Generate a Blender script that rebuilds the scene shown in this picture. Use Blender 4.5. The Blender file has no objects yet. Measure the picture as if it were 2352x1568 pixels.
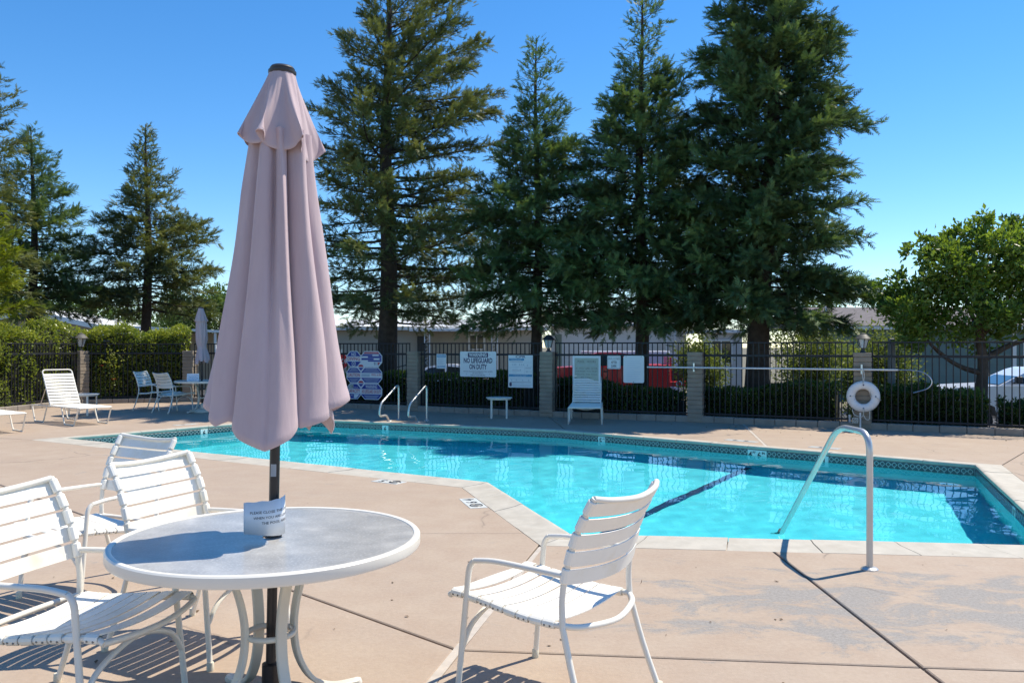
import bpy, bmesh, math, random
import numpy as np
from mathutils import Vector, Matrix
from mathutils.geometry import tessellate_polygon, delaunay_2d_cdt

random.seed(7); rng = np.random.default_rng(7)
SC = bpy.context.scene
COL = SC.collection
R = math.radians

# ------------------------------------------------------------------ camera
cam_d = bpy.data.cameras.new('camera')
cam = bpy.data.objects.new('camera', cam_d); COL.objects.link(cam)
cam.location = (0, 0, 1.49); cam.rotation_euler = (R(90), 0, 0)
cam_d.sensor_width = 36.0; cam_d.lens = 36.0 * 1893 / 2352
cam_d.shift_y = 13 / 2352
cam_d.clip_start = 0.05; cam_d.clip_end = 3000
SC.camera = cam

# ------------------------------------------------------------------ sky, sun, exposure
SUN = Vector((0.50, 0.27, 0.93)).normalized()
SUN_EL = math.asin(SUN.z); SUN_AZ = math.atan2(SUN.x, SUN.y)
W = bpy.data.worlds.new('World'); SC.world = W; W.use_nodes = True
wn = W.node_tree; wn.nodes.clear()
sky = wn.nodes.new('ShaderNodeTexSky'); sky.sky_type = 'NISHITA'; sky.sun_disc = False
sky.sun_elevation = SUN_EL; sky.sun_rotation = SUN_AZ
sky.altitude = 0; sky.air_density = 0.95; sky.dust_density = 0.0; sky.ozone_density = 5.0
hsv = wn.nodes.new('ShaderNodeHueSaturation'); hsv.inputs['Saturation'].default_value = 1.25
bgn = wn.nodes.new('ShaderNodeBackground'); bgn.inputs['Strength'].default_value = 0.122
won = wn.nodes.new('ShaderNodeOutputWorld')
wn.links.new(sky.outputs[0], hsv.inputs['Color']); wn.links.new(hsv.outputs[0], bgn.inputs[0]); wn.links.new(bgn.outputs[0], won.inputs[0])
sun_d = bpy.data.lights.new('sun', 'SUN'); sun_d.energy = 3.9; sun_d.angle = R(0.53); sun_d.color = (1.0, 0.92, 0.785)
sun = bpy.data.objects.new('sun', sun_d); COL.objects.link(sun); sun.location = (20, 10, 40)
sun.rotation_euler = (-SUN).to_track_quat('-Z', 'Y').to_euler()
try: sun_d.cycles.is_caustics_light = True
except Exception: pass
vs = SC.view_settings
vs.view_transform = 'Standard'; vs.look = 'None'; vs.gamma = 1.0; vs.use_curve_mapping = False; vs.exposure = 0.66
SC.cycles.max_bounces = 10; SC.cycles.transparent_max_bounces = 12; SC.cycles.diffuse_bounces = 3
SC.cycles.glossy_bounces = 4; SC.cycles.transmission_bounces = 8
SC.cycles.use_denoising = True; SC.cycles.sample_clamp_indirect = 6.0
SC.cycles.caustics_refractive = True; SC.cycles.caustics_reflective = False

# ------------------------------------------------------------------ materials
def nt(name):
    m = bpy.data.materials.new(name); m.use_nodes = True
    t = m.node_tree; b = t.nodes['Principled BSDF']
    return m, t, b
def N(t, typ, **kw):
    n = t.nodes.new(typ)
    for k, v in kw.items():
        if k in n.inputs: n.inputs[k].default_value = v
        else: setattr(n, k, v)
    return n
def ramp(t, src, stops):
    r = t.nodes.new('ShaderNodeValToRGB'); e = r.color_ramp.elements
    while len(e) < len(stops): e.new(0.5)
    for el, (p, c) in zip(e, stops):
        el.position = p; el.color = (c if len(c) == 4 else (*c, 1)) if not isinstance(c, (int, float)) else (c, c, c, 1)
    t.links.new(src, r.inputs[0]); return r.outputs[0]
def mix(t, fac, a, b, mode='MIX'):
    n = t.nodes.new('ShaderNodeMix'); n.data_type = 'RGBA'; n.blend_type = mode
    for s, v in ((n.inputs[0], fac), (n.inputs[6], a), (n.inputs[7], b)):
        if hasattr(v, 'links'): t.links.new(v, s)
        elif isinstance(v, (int, float)): s.default_value = v
        else: s.default_value = (*v, 1) if len(v) == 3 else v
    return n.outputs[2]
def noise(t, vec, scale, detail=4, rough=0.55, dist=0.0):
    n = N(t, 'ShaderNodeTexNoise', Scale=scale, Detail=detail, Roughness=rough, Distortion=dist)
    if vec is not None: t.links.new(vec, n.inputs['Vector'])
    return n.outputs['Fac']
def tcoord(t, which='Object'):
    return t.nodes.new('ShaderNodeTexCoord').outputs[which]
def gpos(t): return t.nodes.new('ShaderNodeNewGeometry').outputs['Position']
def bump(t, b, height, strength=0.3, dist=0.01):
    n = N(t, 'ShaderNodeBump', Strength=strength, Distance=dist)
    t.links.new(height, n.inputs['Height']); t.links.new(n.outputs[0], b.inputs['Normal'])
MATS = {}
def plain(name, col, rough=0.5, metal=0.0, var=0.08, scale=6.0, bmp=0.0, spec=0.5, dirt=None, world=True):
    if name in MATS: return MATS[name]
    m, t, b = nt(name)
    v = gpos(t) if world else tcoord(t)
    f = noise(t, v, scale, 5)
    lo = tuple(c * (1 - var) for c in col); hi = tuple(min(1, c * (1 + var)) for c in col)
    c = ramp(t, f, [(0.3, lo), (0.7, hi)])
    if dirt:
        f2 = noise(t, v, scale * 0.37, 6, 0.65)
        k = ramp(t, f2, [(0.5, 0.0), (0.72, 1.0)])
        c = mix(t, k, c, dirt)
    t.links.new(c, b.inputs['Base Color'])
    b.inputs['Roughness'].default_value = rough; b.inputs['Metallic'].default_value = metal
    b.inputs['Specular IOR Level'].default_value = spec
    if bmp: bump(t, b, noise(t, v, scale * 12, 4), bmp, 0.004)
    MATS[name] = m; return m

# ------------------------------------------------------------------ mesh helpers
class MB:
    def __init__(self): self.v = []; self.f = []; self.uv = {}
    def add(self, vs, fs):
        o = len(self.v); self.v.extend([tuple(p) for p in vs]); self.f.extend([tuple(i + o for i in q) for q in fs]); return self
    def box(self, c, s, rz=0.0, rx=0.0, ry=0.0):
        M = Matrix.Rotation(rz, 3, 'Z') @ Matrix.Rotation(ry, 3, 'Y') @ Matrix.Rotation(rx, 3, 'X')
        c = Vector(c); h = [k / 2 for k in s]
        vs = [c + M @ Vector((x * h[0], y * h[1], z * h[2])) for z in (-1, 1) for y in (-1, 1) for x in (-1, 1)]
        return self.add(vs, [(0, 2, 3, 1), (4, 5, 7, 6), (0, 1, 5, 4), (2, 6, 7, 3), (0, 4, 6, 2), (1, 3, 7, 5)])
    def bbox(self, c, s, b=0.01, rz=0.0):      # box with chamfered edges
        M = Matrix.Rotation(rz, 3, 'Z'); c = Vector(c); hx, hy, hz = (k / 2 for k in s)
        vs = []; idx = {}
        for sx in (-1, 1):
            for sy in (-1, 1):
                for sz in (-1, 1):
                    for ax in range(3):
                        p = [sx * hx, sy * hy, sz * hz]
                        for k in range(3):
                            if k != ax: p[k] -= (sx, sy, sz)[k] * b
                        idx[(sx, sy, sz, ax)] = len(vs); vs.append(c + M @ Vector(p))
        fs = []
        for ax in range(3):
            o = [k for k in range(3) if k != ax]
            for s in (-1, 1):
                def key(a, bb):
                    q = [0, 0, 0]; q[ax] = s; q[o[0]] = a; q[o[1]] = bb; return (*q, ax)
                fs.append(tuple(idx[key(a, bb)] for a, bb in ((-1, -1), (1, -1), (1, 1), (-1, 1))))
        for ax in range(3):                      # edge chamfers along axis ax
            o = [k for k in range(3) if k != ax]
            for a in (-1, 1):
                for bb in (-1, 1):
                    def q(s, which):
                        z = [0, 0, 0]; z[ax] = s; z[o[0]] = a; z[o[1]] = bb; return idx[(*z, which)]
                    fs.append((q(-1, o[0]), q(1, o[0]), q(1, o[1]), q(-1, o[1])))
        for sx in (-1, 1):
            for sy in (-1, 1):
                for sz in (-1, 1):
                    fs.append(tuple(idx[(sx, sy, sz, ax)] for ax in range(3)))
        return self.add(vs, fs)
    def tube(self, pts, r, seg=8, closed=False, caps=True, up=None):
        pts = [Vector(p) for p in pts]; n = len(pts)
        rs = r if isinstance(r, (list, tuple)) else [r] * n
        rings = []; prev = None
        for i, p in enumerate(pts):
            if closed: d = pts[(i + 1) % n] - pts[i - 1]
            else: d = pts[min(i + 1, n - 1)] - pts[max(i - 1, 0)]
            d.normalize()
            if prev is None:
                a = Vector((0, 0, 1)) if abs(d.z) < 0.9 else Vector((1, 0, 0))
                u = d.cross(a).normalized()
            else:
                u = (prev - d * prev.dot(d)).normalized()
            prev = u; w = d.cross(u)
            rings.append([p + (u * math.cos(2 * math.pi * k / seg) + w * math.sin(2 * math.pi * k / seg)) * rs[i] for k in range(seg)])
        vs = [q for rg in rings for q in rg]; fs = []
        m = n if closed else n - 1
        for i in range(m):
            j = (i + 1) % n
            for k in range(seg):
                l = (k + 1) % seg
                fs.append((i * seg + k, i * seg + l, j * seg + l, j * seg + k))
        if caps and not closed:
            fs.append(tuple(range(seg))[::-1]); fs.append(tuple((n - 1) * seg + k for k in range(seg)))
        return self.add(vs, fs)
    def lathe(self, prof, seg=16, c=(0, 0, 0), sq=None):   # prof: (r, z); sq: polygon angle offset
        vs = []; fs = []; off = sq or 0.0
        for r_, z in prof:
            for k in range(seg):
                a = 2 * math.pi * k / seg + off
                vs.append((c[0] + r_ * math.cos(a), c[1] + r_ * math.sin(a), c[2] + z))
        for i in range(len(prof) - 1):
            for k in range(seg):
                l = (k + 1) % seg
                fs.append((i * seg + k, i * seg + l, (i + 1) * seg + l, (i + 1) * seg + k))
        fs.append(tuple(range(seg))[::-1]); fs.append(tuple((len(prof) - 1) * seg + k for k in range(seg)))
        return self.add(vs, fs)
    def prism(self, poly, z0, z1):
        n = len(poly)
        vs = [(*p[:2], z0) for p in poly] + [(*p[:2], z1) for p in poly]
        fs = [(i, (i + 1) % n, n + (i + 1) % n, n + i) for i in range(n)]
        tri = tessellate_polygon([[Vector((*p[:2], 0)) for p in poly]])
        for a, b, c in tri:
            # keep winding upward
            pa, pb, pc = (Vector(poly[k][:2]) for k in (a, b, c))
            if (pb - pa).cross(pc - pa) < 0: a, c = c, a
            fs.append((n + a, n + b, n + c)); fs.append((c, b, a))
        return self.add(vs, fs)
    def xform(self, M):
        self.v = [tuple(M @ Vector(p)) for p in self.v]; return self
    def mesh(self, name, smooth=False, angle=None):
        me = bpy.data.meshes.new(name); me.from_pydata(self.v, [], self.f); me.update()
        bm = bmesh.new(); bm.from_mesh(me); bmesh.ops.recalc_face_normals(bm, faces=bm.faces); bm.to_mesh(me); bm.free()
        if smooth:
            me.polygons.foreach_set('use_smooth', [True] * len(me.polygons))
            if angle: me.set_sharp_from_angle(angle=R(angle))
        return me
    def build(self, name, mat, parent=None, smooth=False, angle=40, loc=None, rot=None):
        return ob(name, self.mesh(name, smooth, angle), mat, parent, loc, rot)

def ob(name, me, mat=None, parent=None, loc=None, rot=None):
    if mat is not None and not me.materials: me.materials.append(mat)
    o = bpy.data.objects.new(name, me); COL.objects.link(o)
    if parent is not None: o.parent = parent
    if loc is not None: o.location = loc
    if rot is not None: o.rotation_euler = rot
    return o
def tag(o, label=None, cat=None, group=None, kind=None):
    if label: o['label'] = label
    if cat: o['category'] = cat
    if group: o['group'] = group
    if kind: o['kind'] = kind
    return o
def thing(name, label, cat, loc=(0, 0, 0), rz=0.0, group=None):
    o = bpy.data.objects.new(name, None); COL.objects.link(o); o.empty_display_size = 0.1
    o.location = loc; o.rotation_euler = (0, 0, rz)
    return tag(o, label, cat, group)
def copy_tree(o, parent=None):
    c = o.copy(); COL.objects.link(c); c.parent = parent
    for ch in list(o.children): copy_tree(ch, c)
    return c
def bez(pts, n=6):                               # smooth a polyline (Catmull-Rom)
    P = [Vector(p) for p in pts]; out = []
    for i in range(len(P) - 1):
        a = P[max(i - 1, 0)]; b = P[i]; c = P[i + 1]; d = P[min(i + 2, len(P) - 1)]
        for k in range(n):
            s = k / n
            out.append(0.5 * ((2 * b) + (c - a) * s + (2 * a - 5 * b + 4 * c - d) * s * s + (3 * b - a - 3 * c + d) * s ** 3))
    out.append(P[-1]); return out
def fillet(pts, rad, n=5):                       # polyline with rounded corners
    P = [Vector(p) for p in pts]; out = [P[0]]
    for i in range(1, len(P) - 1):
        a, b, c = P[i - 1], P[i], P[i + 1]
        r_ = rad[i - 1] if isinstance(rad, (list, tuple)) else rad
        d1 = (a - b); d2 = (c - b); l = min(r_, d1.length * 0.48, d2.length * 0.48)
        p = b + d1.normalized() * l; q = b + d2.normalized() * l
        for k in range(n + 1):
            s = k / n; out.append(p * (1 - s) ** 2 + b * 2 * s * (1 - s) + q * s * s)
    out.append(P[-1]); return out
def text(body, size, mat, parent, loc, rot, name='lettering', extrude=0.0, align='CENTER', sx=1.0, bold=0.0, fit=None):
    c = bpy.data.curves.new('font_curve', 'FONT'); c.body = body; c.size = size; c.align_x = align; c.align_y = 'CENTER'
    c.extrude = extrude; c.offset = bold; c.resolution_u = 2
    o = bpy.data.objects.new('font_tmp', c); COL.objects.link(o)
    me = bpy.data.meshes.new_from_object(o.evaluated_get(bpy.context.evaluated_depsgraph_get()))
    bpy.data.objects.remove(o)
    if fit:
        xs = [v.co.x for v in me.vertices]; w = max(xs) - min(xs); sx = fit / w
    for v in me.vertices: v.co.x *= sx
    me.materials.clear(); me.materials.append(mat); me.name = name
    return ob(name, me, None, parent, loc, rot)

# ================================================================== ground, deck, pool
def offset_poly(P, d):                           # positive d = outward for a counter-clockwise polygon
    n = len(P); out = []
    dd = d if isinstance(d, (list, tuple)) else [d] * n
    for i in range(n):
        a, b, c = Vector(P[i - 1]), Vector(P[i]), Vector(P[(i + 1) % n])
        e1 = (b - a).normalized(); e2 = (c - b).normalized()
        n1 = Vector((e1.y, -e1.x)); n2 = Vector((e2.y, -e2.x))
        d1, d2 = dd[i - 1], dd[i]
        p1 = b + n1 * d1; p2 = b + n2 * d2
        cr = e1.x * e2.y - e1.y * e2.x
        if abs(cr) < 1e-3: out.append(tuple((p1 + p2) / 2)); continue
        s = ((p2 - p1).x * e2.y - (p2 - p1).y * e2.x) / cr
        out.append(tuple(p1 + e1 * s))
    return out
def isect(p, q, a, b):
    p, q, a, b = map(Vector, (p, q, a, b)); d = q - p; e = b - a
    s = ((a - p).x * e.y - (a - p).y * e.x) / (d.x * e.y - d.y * e.x)
    return tuple(p + d * s)
# pool rim, inner edge of the coping, counter-clockwise
PA, PB, PC, PD, PE, PF, PG = (-7.25, 13.35), (-4.48, 16.95), (.78, 14.68), (5.8, 10.33), (4.08, 6.11), (.47, 6.50), (-.25, 8.97)
INNER = [PA, PG, PF, PE, PD, PC, PB]
OUTER = offset_poly(INNER, 0.33)
OA, OG, OF, OE, OD, OC, OB = OUTER
WATER_Z = -0.115; LIP = 0.025

# --- deck concrete
def deck_mat():
    m, t, b = nt('stained_concrete')
    p = gpos(t)
    n1 = noise(t, p, 0.55, 6, 0.6, 0.4); n2 = noise(t, p, 3.1, 6, 0.65); n3 = noise(t, p, 38, 4, 0.6)
    c = ramp(t, n1, [(0.25, (.385, .305, .238)), (0.5, (.43, .338, .252)), (0.75, (.455, .366, .285))])
    c = mix(t, ramp(t, n2, [(0.35, 0.0), (0.72, 0.75)]), c, (.37, .272, .198))
    c = mix(t, 0.12, c, ramp(t, n3, [(0.3, (.2, .15, .12)), (0.7, (.6, .48, .38))]))
    # worn grey patches where the colour coat has flaked off, by the steps rail
    sep = N(t, 'ShaderNodeSeparateXYZ'); t.links.new(p, sep.inputs[0])
    def mrange(o, a, b_, c_, d):
        n = N(t, 'ShaderNodeMapRange'); n.interpolation_type = 'SMOOTHSTEP'
        for k, v in zip(('From Min', 'From Max', 'To Min', 'To Max'), (a, b_, c_, d)): n.inputs[k].default_value = v
        t.links.new(o, n.inputs['Value']); return n.outputs[0]
    def mul(a, b_, op='MULTIPLY'):
        n = N(t, 'ShaderNodeMath', operation=op)
        for s, v in zip(n.inputs, (a, b_)):
            if hasattr(v, 'links'): t.links.new(v, s)
            else: s.default_value = v
        return n.outputs[0]
    zone = mul(mul(mrange(sep.outputs[0], .4, 1.3, 0, 1), mrange(sep.outputs[0], 3.6, 5.0, 1, 0)),
               mul(mrange(sep.outputs[1], 3.75, 4.4, 0, 1), mrange(sep.outputs[1], 5.0, 5.9, 1, 0)))
    mp = N(t, 'ShaderNodeMapping'); mp.inputs['Scale'].default_value = (1.0, 1.7, 1.0); mp.inputs['Rotation'].default_value = (0, 0, R(28))
    t.links.new(p, mp.inputs[0])
    fl = noise(t, mp.outputs[0], 1.9, 12, 0.74, 0.6)
    flk = mul(fl, mul(zone, 0.195), 'ADD')
    k = ramp(t, flk, [(0.62, 0.0), (0.66, .45), (0.71, 1.0)])
    grey = ramp(t, noise(t, p, 55, 6, 0.8), [(0.3, (.21, .19, .168)), (0.7, (.38, .35, .315))])
    c = mix(t, k, c, grey)
    # hairline cracks
    vo = N(t, 'ShaderNodeTexVoronoi', feature='DISTANCE_TO_EDGE', Scale=0.42)
    wv = N(t, 'ShaderNodeMix'); wv.data_type = 'VECTOR'
    ns = N(t, 'ShaderNodeTexNoise', Scale=2.2, Detail=6); t.links.new(p, ns.inputs['Vector'])
    wv.inputs[0].default_value = 0.22; t.links.new(p, wv.inputs[4]); t.links.new(ns.outputs['Color'], wv.inputs[5]); t.links.new(wv.outputs[1], vo.inputs['Vector'])
    cr = ramp(t, vo.outputs['Distance'], [(0.0, 0.7), (0.0045, 0.0)])
    gate = ramp(t, noise(t, p, 0.9, 2), [(0.52, 0.0), (0.6, 1.0)])
    c = mix(t, mul(cr, gate), c, (.16, .13, .11))
    # drip stains and small dark specks
    sp = N(t, 'ShaderNodeTexVoronoi', Scale=2.6, Randomness=1.0); t.links.new(p, sp.inputs['Vector'])
    spk = ramp(t, sp.outputs['Distance'], [(0.0, 0.9), (0.028, 0.0)])
    c = mix(t, spk, c, (.12, .10, .085))
    t.links.new(c, b.inputs['Base Color'])
    b.inputs['Roughness'].default_value = 0.72; b.inputs['Specular IOR Level'].default_value = 0.35
    h = mix(t, k, noise(t, p, 60, 5, 0.7), mul(noise(t, p, 120, 4, 0.8), -0.8, 'ADD'))
    bump(t, b, h, 0.35, 0.006)
    return m
M_DECK = deck_mat()
M_JOINT = plain('joint_filler', (.10, .08, .065), 0.9, var=.3, scale=20)
M_MORTAR = plain('pale_mortar', (.50, .44, .37), 0.85, var=.12, scale=15, bmp=.3)
M_COPE = plain('coping_concrete', (.49, .45, .375), 0.8, var=.10, scale=7, bmp=.45, dirt=(.43, .385, .31))

deck = thing('pool_deck', 'tan stained concrete pool deck with slab joints', None); tag(deck, kind='structure')
PcJ = (-.27, 4.06); Q6l = (-3.03, 6.60); Jn = isect((1.911, 0), (1.911, 9), OF, OE); J43 = (1.911, 3.84)
Q6r = isect((-3, 6.60), (0, 6.60), OG, OF); J27 = (-7.05, 10.32)
K1 = isect((-6.59, 10.6), (-5.5, 11.254), OA, OG); L2 = (-11.92, 14.8)
FH = (-5.45, 20.97)
J5t = (4.50, 16.07); J5b = isect(J5t, (3.90, 12.8), OC, OD)
P3c = (.787, 17.75); FR = (8.9, 13.65)
D9, T3, L15 = .009, .003, .023
SLABS = [   # (point, half gap of the edge that starts there)
    [(PcJ, L15), (OF, 0), (Q6r, T3), (Q6l, D9)],
    [(Q6l, T3), (Q6r, 0), (OG, 0), (K1, T3), (J27, D9)],
    [(L2, D9), (J27, T3), (K1, 0), (OA, D9)],
    [(L2, D9), (OA, 0), (OB, D9), (FH, 0), ((-8.84, 22.65), 0), ((-11.36, 21.7), 0), ((-11.75, 18.9), 0)],
    [(OB, 0), (OC, D9), (P3c, 0), ((-2.27, 19.4), 0), (FH, D9)],
    [(OC, 0), (J5b, L15), (J5t, 0), ((3.69, 16.5), 0), (P3c, D9)],
    [(J5b, 0), (OD, D9), (FR, 0), ((6.43, 15.1), 0), (J5t, L15)],
    [(OD, 0), (OE, D9), ((15, 4.9), 0), ((15, 10.5), 0), (FR, D9)],
    [(OE, 0), (Jn, D9), (J43, D9), ((15, 2.6), 0), ((15, 4.9), D9)],
    [(Jn, 0), (OF, L15), (PcJ, D9), (J43, D9)],
    [(PcJ, L15), ((-2.11, -4), 0), ((1.911, -4), D9), (J43, D9)],
    [((1.911, -4), 0), ((15, -4), 0), ((15, 2.6), D9), (J43, D9)],
    [(PcJ, D9), (Q6l, D9), (J27, D9), (L2, 0), ((-12.6, -4), 0), ((-2.11, -4), L15)],
]
def ccw(P):
    return sum(P[i][0] * P[(i + 1) % len(P)][1] - P[(i + 1) % len(P)][0] * P[i][1] for i in range(len(P))) > 0
for S in SLABS:
    P = [s[0] for s in S]; d = [s[1] for s in S]
    if not ccw(P):
        d = [d[(len(P) - 2 - i) % len(P)] for i in range(len(P))]; P = P[::-1]
    Pi = offset_poly(P, [-x for x in d]); Pb = offset_poly(Pi, -0.006)
    mb = MB(); mb.prism(Pi, -0.10, -0.005)
    n = len(Pi)
    mb = MB(); vs = [(*p, -0.10) for p in Pi] + [(*p, -0.005) for p in Pi] + [(*p, 0.0) for p in Pb]
    fs = []
    for k in (0, n):
        fs += [(k + i, k + (i + 1) % n, k + n + (i + 1) % n, k + n + i) for i in range(n)]
    for a, b_, c in tessellate_polygon([[Vector((*p, 0)) for p in Pb]]): fs.append((2 * n + a, 2 * n + b_, 2 * n + c))
    mb.add(vs, fs).build('slab', M_DECK, deck)
    MB().prism(offset_poly(P, -0.0006), -0.95, -0.016).build('joint_bed', M_JOINT, deck)
def strip(a, b, w, z, mat, name, parent):
    a = Vector(a); b = Vector(b); d = (b - a).normalized(); nn = Vector((-d.y, d.x)) * w / 2
    MB().prism([a + nn, a - nn, b - nn, b + nn], z - 0.012, z).build(name, mat, parent)
strip(PcJ, (OF[0] + .01, OF[1] - .03), .045, -0.001, M_MORTAR, 'mortar_joint', deck)
strip(PcJ, (-2.11, -4), .045, -0.001, M_MORTAR, 'mortar_joint', deck)
strip(J5b, J5t, .045, -0.001, M_MORTAR, 'mortar_joint', deck)

# --- terrain beyond the fence
M_GROUND = plain('dry_verge', (.16, .14, .09), 0.95, var=.35, scale=1.5, bmp=.4)
M_SOIL = plain('planter_soil', (.075, .055, .04), 0.95, var=.35, scale=5, bmp=.6)
M_ASPH = plain('asphalt', (.055, .055, .058), 0.9, var=.2, scale=3, bmp=.4)
DECK_EDGE = [(-12.6, -4), (15, -4), (15, 10.5), FR, (6.43, 15.1), (3.69, 16.5), P3c, (-2.27, 19.4), FH, (-8.84, 22.65), (-11.36, 21.7), (-11.75, 18.9), L2]
hole = offset_poly(DECK_EDGE, -0.05)
big = [(-1500, -300), (1500, -300), (1500, 2500), (-1500, 2500)]
mb = MB(); allp = big + hole
tri = tessellate_polygon([[Vector((*p, 0)) for p in big], [Vector((*p, 0)) for p in hole]])
mb.add([(*p, -0.6) for p in allp], [t_ for t_ in tri])
tag(mb.build('ground', M_GROUND), kind='structure')
# planter bed: slopes from the curb down to the street
edge = [(15.2, 10.45), FR, (6.43, 15.1), (3.69, 16.5), P3c, (-2.27, 19.4), FH, (-8.84, 22.65), (-11.36, 21.7), (-11.75, 18.9), (-12.3, 14.0), (-12.9, -4)]
inn = offset_poly(DECK_EDGE, 0.02); 
def out_pt(p, d):
    c = Vector((0.5, 9)); v = (Vector(p) - c); v.normalize()
    if p[0] > -9: v = Vector((0.45, 0.89))
    elif p[1] > 20: v = Vector((-.5, .86))
    else: v = Vector((-1, .05))
    return tuple(Vector(p) + v * d)
rows = [[(*out_pt(p, d), z) for p in edge] for d, z in ((-.02, -.02), (2.6, -.06), (4.2, -.35), (5.6, -.62))]
mb = MB(); vs = [q for r_ in rows for q in r_]; n = len(edge)
mb.add(vs, [(i * n + k, i * n + k + 1, (i + 1) * n + k + 1, (i + 1) * n + k) for i in range(3) for k in range(n - 1)])
tag(mb.build('planter_ground', M_SOIL, smooth=True, angle=60), kind='structure')
# street
mb = MB(); sd = Vector((.897, -.441)); sn = Vector((.441, .897)); o0 = Vector((0, 25.2))
a = o0 - sd * 120; b_ = o0 + sd * 120
mb.add([(*a, -.596), (*b_, -.596), (*(b_ + sn * 8), -.596), (*(a + sn * 8), -.596)], [(0, 1, 2, 3)])
tag(mb.build('street', M_ASPH), kind='structure')

# --- pool
pool = thing('swimming_pool', 'turquoise swimming pool with pale concrete coping and patterned tile band', None); tag(pool, kind='structure')
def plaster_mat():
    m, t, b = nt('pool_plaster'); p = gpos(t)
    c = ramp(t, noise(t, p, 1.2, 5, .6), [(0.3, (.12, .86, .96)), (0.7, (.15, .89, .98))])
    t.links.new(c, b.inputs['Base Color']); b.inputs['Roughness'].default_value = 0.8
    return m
M_PLASTER = plaster_mat(); M_LANE = plain('lane_tile', (.012, .05, .14), 0.4, var=.2, scale=20)
def floor_z(x, y):
    return -1.15 - max(0.0, min(1.0, (1.0 - x) / 7.5)) * 0.75 - max(0, 3.5 - x) * .03
WALL = offset_poly(INNER, 0.012)
mb = MB(); n = len(WALL)
fv = []
tri = tessellate_polygon([[Vector((*p, 0)) for p in WALL]])
mb.add([(*p, floor_z(*p)) for p in WALL], [t_ for t_ in tri])
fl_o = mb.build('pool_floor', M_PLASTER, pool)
mb = MB()
for i in range(n):
    a, b_ = WALL[i], WALL[(i + 1) % n]
    mb.add([(*a, floor_z(*a)), (*b_, floor_z(*b_)), (*b_, -0.04), (*a, -0.04)], [(0, 1, 2, 3)])
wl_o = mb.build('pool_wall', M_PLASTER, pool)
# lane line on the floor
def lane(p, q, w):
    p = Vector(p); q = Vector(q); d = (q - p).normalized(); nn = Vector((-d.y, d.x)) * w / 2
    mb = MB(); vs = []
    for k in range(9):
        c = p.lerp(q, k / 8)
        for e in (c + nn, c - nn): vs.append((*e, floor_z(*c) + .012))
    mb.add(vs, [(2 * k, 2 * k + 1, 2 * k + 3, 2 * k + 2) for k in range(8)])
    return mb.build('lane_line', M_LANE, pool)
ln_o = lane((3.48, 12.1), (.55, 7.75), .10)

# coping stones: rounded lip raised above the deck
COPE_PROF = [(0.33, -0.06), (0.33, 0.0), (0.30, 0.004), (0.10, 0.014), (0.05, 0.0245), (0.02, 0.024), (0.004, 0.014), (0.0, -0.002), (0.006, -0.022), (0.02, -0.035), (0.05, -0.05)]
def coping_run(a, b, oa, ob_, L):
    a, b, oa, ob_ = map(Vector, (a, b, oa, ob_)); d = (b - a); k = max(1, round(d.length / L)); g = 0.0035
    for i in range(k):
        mb = MB(); vs = []
        for e, s in enumerate((i / k, (i + 1) / k)):
            gg = (g if e == 0 else -g) / d.length
            s2 = s + gg
            pin = a + d * s2; pout = oa + (ob_ - oa) * s2
            if 0 < i or e: 
                pass
            for u, z in COPE_PROF:
                q = pin.lerp(pout, u / 0.33); vs.append((q.x, q.y, z + (0.0015 * math.sin(i * 2.3) if z > -.03 else 0)))
        m_ = len(COPE_PROF)
        fs = [(j, j + 1, m_ + j + 1, m_ + j) for j in range(m_ - 1)] + [tuple(range(m_)), tuple(range(2 * m_ - 1, m_ - 1, -1)), (m_ - 1, 0, m_, 2 * m_ - 1)]
        mb.add(vs, fs).build('coping_stone', M_COPE, pool, smooth=True, angle=35)
for i in range(7):
    coping_run(INNER[i], INNER[(i + 1) % 7], OUTER[i], OUTER[(i + 1) % 7], 0.62)
for i in range(7):                                # mortar under the coping joints
    a, b_ = INNER[i], INNER[(i + 1) % 7]; c, d = OUTER[i], OUTER[(i + 1) % 7]
    lo = lambda p, q: tuple(Vector(p).lerp(Vector(q), .12))
    MB().prism([lo(a, c), lo(b_, d), tuple(d), tuple(c)], -0.05, -0.003).build('coping_bed', M_MORTAR, pool)

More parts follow.
